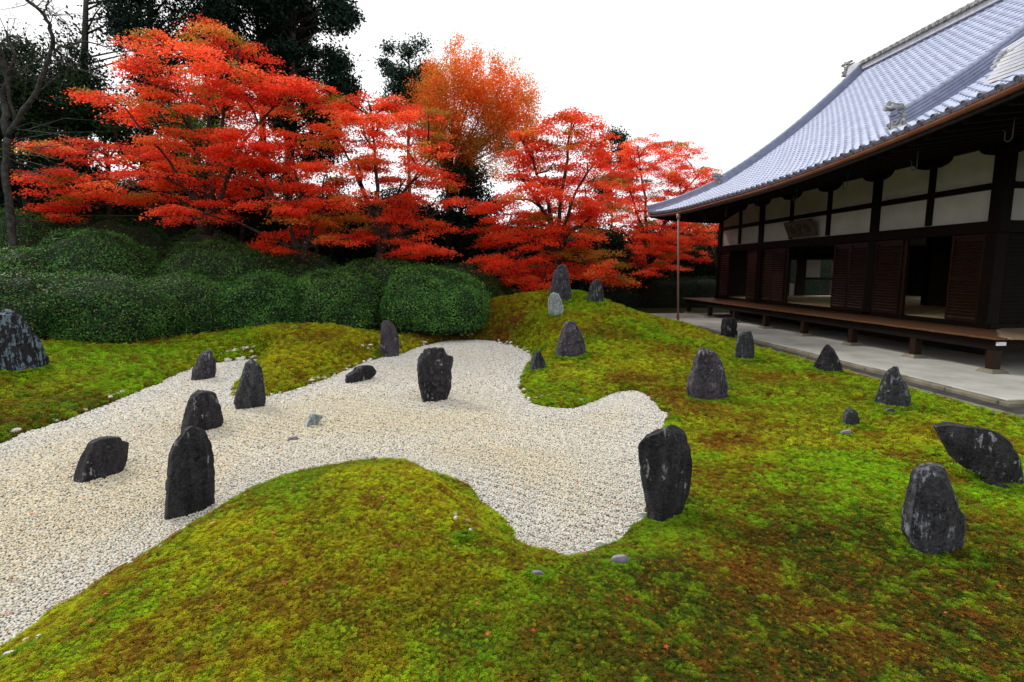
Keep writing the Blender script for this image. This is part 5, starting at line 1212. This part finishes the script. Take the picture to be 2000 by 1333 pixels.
nl_ += maple('maple_tree', (395, 420), 20.0, 90, [(420, 70, 60, 18, 'v'), (405, 50, 30, 12, 'o'), (300, 75, 45, 20, 'r'), (262, 95, 25, 12, 'r'), (290, 130, 60, 22, 'r'), (400, 115, 85, 24, 'r'), (495, 145, 85, 22, 'r'), (350, 170, 80, 20, 'r'), (460, 185, 95, 20, 'd'), (560, 180, 60, 20, 'd'), (590, 165, 40, 12, 'd'),
      (470, 95, 50, 16, 'd'), (440, 225, 80, 18, 'o'), (340, 215, 50, 14, 'o'), (520, 215, 60, 16, 'o'), (190, 185, 35, 10, 'r'), (235, 200, 55, 12, 'r'), (285, 228, 50, 12, 'r'), (325, 258, 45, 12, 'r'), (300, 277, 35, 8, 'o'), (340, 285, 35, 10, 'r'),
      (90, 285, 25, 7, 'r'), (160, 282, 60, 11, 'r'), (230, 298, 85, 13, 'r'), (300, 312, 65, 11, 'r'), (340, 322, 30, 8, 'o'), (75, 338, 32, 8, 'r'), (150, 342, 75, 12, 'r'), (260, 348, 85, 13, 'r'), (325, 362, 42, 8, 'r'), (105, 368, 45, 9, 'r'), (200, 384, 80, 9, 'r'), (290, 385, 60, 8, 'r'), (120, 402, 36, 6, 'd'), (118, 424, 12, 3, 'r')],
      'spreading red maple at the left with long flat tiers of leaves', 'red maples', .74, .35, .85, .37)
nl_ += maple('maple_tree', (590, 600), 19.2, 290, [(430, 345, 55, 12, 'r'), (480, 318, 75, 16, 'r'), (440, 262, 60, 16, 'r'), (510, 262, 70, 18, 'r'), (565, 285, 75, 18, 'r'), (470, 292, 70, 14, 'd'), (545, 330, 85, 16, 'r'), (440, 378, 60, 10, 'r'), (500, 362, 70, 12, 'r'), (600, 365, 85, 15, 'r'), (640, 330, 60, 15, 'r'), (400, 395, 35, 8, 'r'), (335, 410, 28, 6, 'r'), (385, 428, 52, 7, 'r'), (420, 420, 25, 6, 'r'),
      (520, 392, 55, 10, 'r'), (590, 400, 70, 12, 'r'), (640, 395, 60, 12, 'r'), (560, 412, 25, 8, 'r'), (610, 432, 70, 14, 'v'), (555, 455, 50, 14, 'd'), (525, 478, 48, 12, 'r'), (575, 482, 42, 13, 'r'), (630, 455, 40, 9, 'r'), (665, 468, 38, 8, 'r'), (670, 420, 45, 12, 'v')],
      'red maple in the middle with boughs hanging over the hedge', 'red maples', .8, .35, .9, .37)
nl_ += maple('maple_tree', (742, 735), 20.2, 200, [(640, 180, 26, 14, 'r'), (655, 210, 50, 16, 'r'), (720, 198, 62, 16, 'r'), (785, 205, 55, 18, 'r'), (835, 225, 48, 18, 'r'), (690, 235, 70, 16, 'r'), (760, 240, 80, 18, 'o'), (840, 262, 55, 18, 'r'), (650, 262, 60, 15, 'o'), (720, 275, 75, 15, 'r'), (790, 285, 70, 16, 'r'), (860, 290, 40, 14, 'r'), (690, 310, 60, 14, 'o'), (760, 318, 75, 15, 'r'), (840, 330, 55, 14, 'r'),
      (700, 345, 60, 13, 'r'), (790, 352, 60, 13, 'r'), (875, 355, 45, 11, 'r'), (740, 380, 60, 12, 'r'), (850, 385, 60, 11, 'r'), (905, 400, 42, 10, 'r'), (700, 385, 45, 10, 'r'), (800, 400, 40, 10, 'r'), (735, 440, 32, 12, 'r'), (785, 425, 40, 12, 'r'), (850, 440, 48, 11, 'r'), (765, 465, 55, 13, 'r'), (830, 462, 40, 9, 'r'), (790, 495, 42, 11, 'r'), (835, 485, 36, 8, 'r'), (715, 455, 25, 8, 'd')],
      'bright red maple right of the middle against the open sky', 'red maples', .88, .35, 1.45, .36)
nl_ += maple('maple_tree', (1085, 1095), 20.8, 225, [(1055, 250, 55, 16, 'r'), (1125, 240, 60, 18, 'r'), (1120, 222, 20, 9, 'd'), (1015, 268, 36, 12, 'r'), (1040, 290, 55, 14, 'r'), (1115, 280, 75, 18, 'r'), (1175, 290, 40, 16, 'o'), (1160, 320, 55, 16, 'd'), (1030, 318, 35, 10, 'r'), (1010, 338, 32, 8, 'r'), (1090, 325, 60, 14, 'd'), (1070, 352, 65, 15, 'r'), (1145, 355, 70, 15, 'r'), (1035, 375, 60, 12, 'r'), (1110, 385, 75, 15, 'r'), (1180, 388, 60, 16, 'r'),
      (975, 395, 40, 10, 'r'), (1000, 415, 55, 12, 'r'), (1080, 415, 80, 15, 'o'), (1165, 420, 60, 14, 'r'), (955, 440, 35, 9, 'd'), (1040, 440, 70, 13, 'o'), (1115, 448, 75, 15, 'o'), (1000, 462, 60, 11, 'r'), (1080, 468, 50, 11, 'r'), (955, 470, 30, 9, 'r'), (955, 500, 28, 10, 'r'), (1010, 505, 45, 10, 'd'), (1130, 495, 70, 14, 'v'), (1185, 505, 45, 15, 'v'), (1060, 515, 60, 11, 'd'), (985, 525, 45, 10, 'r'), (1040, 535, 75, 11, 'r'), (1110, 525, 70, 11, 'r'), (1150, 538, 40, 8, 'r'), (1060, 552, 55, 7, 'r'), (1000, 545, 30, 8, 'r'), (1200, 540, 32, 12, 'v'), (1180, 525, 40, 10, 'o')],
      'red maple behind the hill stones with boughs down to the moss', 'red maples', .95, .35, 2.0, .25)
nl_ += maple('maple_tree', (1268, 1275), 28.5, 290, [(1245, 285, 50, 16, 'r'), (1290, 278, 45, 15, 'r'), (1335, 300, 45, 14, 'r'), (1380, 328, 32, 11, 'r'), (1225, 312, 50, 15, 'd'), (1285, 315, 60, 16, 'r'), (1345, 335, 50, 13, 'r'), (1400, 350, 30, 9, 'r'), (1215, 345, 50, 14, 'd'), (1275, 350, 65, 15, 'r'), (1345, 368, 55, 12, 'r'), (1230, 378, 55, 15, 'r'), (1295, 390, 65, 15, 'r'), (1355, 400, 50, 12, 'o'), (1240, 412, 55, 14, 'r'), (1310, 425, 60, 13, 'r'), (1370, 435, 42, 11, 'o'), (1225, 442, 45, 12, 'r'), (1285, 455, 65, 15, 'r'), (1350, 460, 48, 13, 'o'), (1235, 475, 42, 12, 'r'), (1295, 485, 60, 14, 'r'), (1345, 492, 38, 12, 'o'), (1250, 505, 45, 13, 'r'), (1305, 515, 42, 10, 'r'), (1270, 528, 36, 8, 'r'), (1385, 470, 30, 10, 'r')],
      'red maple at the right reaching behind the corner of the tiled roof', 'red maples', .95, .35, 2.1, .22)
# tall upright tree turning orange over olive
def fan_tree():
    D = 25.5; s = D / FPX; tb = at_y(872, 528, D); z0 = gz(tb[0], tb[1]); root = thing('orange_tree', (tb[0], tb[1], z0), 'tall fan-shaped tree turning orange over olive behind the maples', 'tree')
    f0 = at_y(878, 395, D); tr = MB(); br = MB(); tr.add(*tube([tb, (tb + f0) / 2 + .1, f0], [.24, .2, .16], 8)); Ps, Ns, Cs = [], [], []
    for k in range(62):
        g_ = rf.uniform(-1, 1); e = at_y(925 + g_ * 98, 216 + rf.uniform(-1, 1) * 100 * math.sqrt(max(0, 1 - g_ * g_ * .9)), D + rf.uniform(-2, 2))
        m1 = f0 * .6 + e * .4 + np.array([(f0[0] - e[0]) * .12, 0, .3]) + rf.normal(size=3) * .12; br.add(*tube([f0, m1, f0 * .2 + e * .8 + rf.normal(size=3) * .12, e], [.05, .03, .014, .006], 5))
        w = np.clip((e[2] - f0[2]) / (215 * s), 0, 1)
        for _ in range(10):
            q = e + rf.normal(size=3) * np.array([.46, .46, .55]) - np.array([0, 0, rf.uniform(0, .9)]); m = 125; p = q + rf.normal(size=(m, 3)) * np.array([.17, .17, .2])
            t = np.clip(w * 1.1 - .12 + rf.normal() * .25 + (.18 if g_ > .2 else 0), 0, 1); col = OLV * 1.0 * (1 - t) + (np.array([.80, .20, .035])) * t if rf.random() < .9 else YEL * .8
            Ps.append(p); Ns.append(rf.normal(size=(m, 3)) + np.array([0, 0, .4])); Cs.append(col[None] * rf.uniform(.7, 1.25, m)[:, None])
    P, N, C = map(np.concatenate, (Ps, Ns, Cs)); part('trunk', tr.mesh('trunk', M['bark'], True), root); part('branches', br.mesh('branches', M['bark'], True), root)
    part('crown', leaf_mesh('crown', P, N, .043 * rf.uniform(.7, 1.25, len(P)), C, M['maple'], .6), root)
fan_tree()
# leafless grey tree at the left
def bare_tree():
    D = 18.5; tb = at_y(20, 528, D); z0 = gz(tb[0], tb[1]); root = thing('bare_tree', (tb[0], tb[1], z0), 'leafless grey tree with lichened forking limbs at the left edge', 'tree'); tr = MB(); br = MB()
    def limb(pts, r0, r1, dst, n=7):
        P = np.array([at_y(x, y, D + o) for x, y, o in pts]); k = 14; t = np.linspace(0, len(P) - 1, k); i = np.minimum(t.astype(int), len(P) - 2); f = (t - i)[:, None]
        Q = P[i] * (1 - f) + P[i + 1] * f; Q += rf.normal(size=Q.shape) * .02; dst.add(*tube(Q, list(np.linspace(r0, r1, k)), n)); return Q
    limb([(28, 520, 0), (22, 420, 0), (10, 330, 0), (14, 270, 0)], .12, .09, tr)
    for pts, r0, r1 in [([(14, 270, 0), (40, 225, -.2), (68, 185, -.3), (92, 130, -.4), (102, 95, -.5)], .08, .05), ([(102, 95, -.5), (100, 55, -.6), (82, 25, -.7), (50, 0, -.8), (40, -30, -.8)], .06, .04), ([(102, 95, -.5), (130, 92, -.3), (165, 80, 0), (215, 92, .3)], .045, .015), ([(14, 270, 0), (5, 200, .2), (15, 150, .3), (0, 90, .4)], .10, .05), ([(15, 150, .3), (30, 110, .2), (10, 60, .3)], .06, .03),
                        ([(82, 25, -.7), (96, 8, -.7), (90, -20, -.7)], .03, .015), ([(68, 185, -.3), (110, 150, 0), (150, 130, .3)], .02, .006), ([(30, 240, 0), (0, 110, -.3), (-30, 60, -.3)], .05, .03)]:
        Q = limb(pts, r0, r1, br)
        for _ in range(9):
            st = Q[rf.integers(3, 14)]; g_ = unit(rf.normal(size=(1, 3)) + np.array([[.3, 0, .25]]))[0]; L_ = rf.uniform(.5, 1.5); m = st + g_ * L_ * .5 + rf.normal(size=3) * .08; e = st + g_ * L_ + rf.normal(size=3) * .2
            br.add(*tube([st, m, e], [.014, .009, .004], 4))
            for _ in range(3): a_ = m + rf.normal(size=3) * .05; br.add(*tube([a_, a_ + unit(rf.normal(size=(1, 3)))[0] * .4, a_ + unit(rf.normal(size=(1, 3)))[0] * .6], [.006, .004, .002], 3))
    for _ in range(16):                                              # long whippy twigs reaching out low over the hedge
        x, y = rf.uniform(10, 60), rf.uniform(250, 350); a_ = at_y(x, y, D - .3); b_ = at_y(x + rf.uniform(60, 230), y + rf.uniform(-30, 60), D - rf.uniform(.5, 1.5)); br.add(*tube([a_, (a_ + b_) / 2 + rf.normal(size=3) * .12, b_], [.012, .008, .003], 4))
    part('trunk', tr.mesh('trunk', M['bark_grey'], True), root); part('branches', br.mesh('branches', M['bark_grey'], True), root)
bare_tree()
# plastered garden wall glimpsed beyond the hill
gw = thing('garden_wall', (9.0, 34.2, 0), 'stretch of white plastered garden wall glimpsed under the maples right of the hill', 'wall')
box('plaster', 5.0, 12.0, 34.0, 34.3, 1.75, 2.75, M['plaster'], gw); box('timber_base', 4.98, 12.02, 33.97, 34.33, 0, 1.746, M['wood_dark'], gw); box('coping', 4.8, 12.2, 33.7, 34.6, 2.755, 2.95, M['tile_dark'], gw, .03)
for k in range(4): box('post', 5.6 + k * 1.9, 5.75 + k * 1.9, 33.95, 33.995, 1.75, 2.75, M['wood_dark'], gw)
print('maple leaves', nl_)
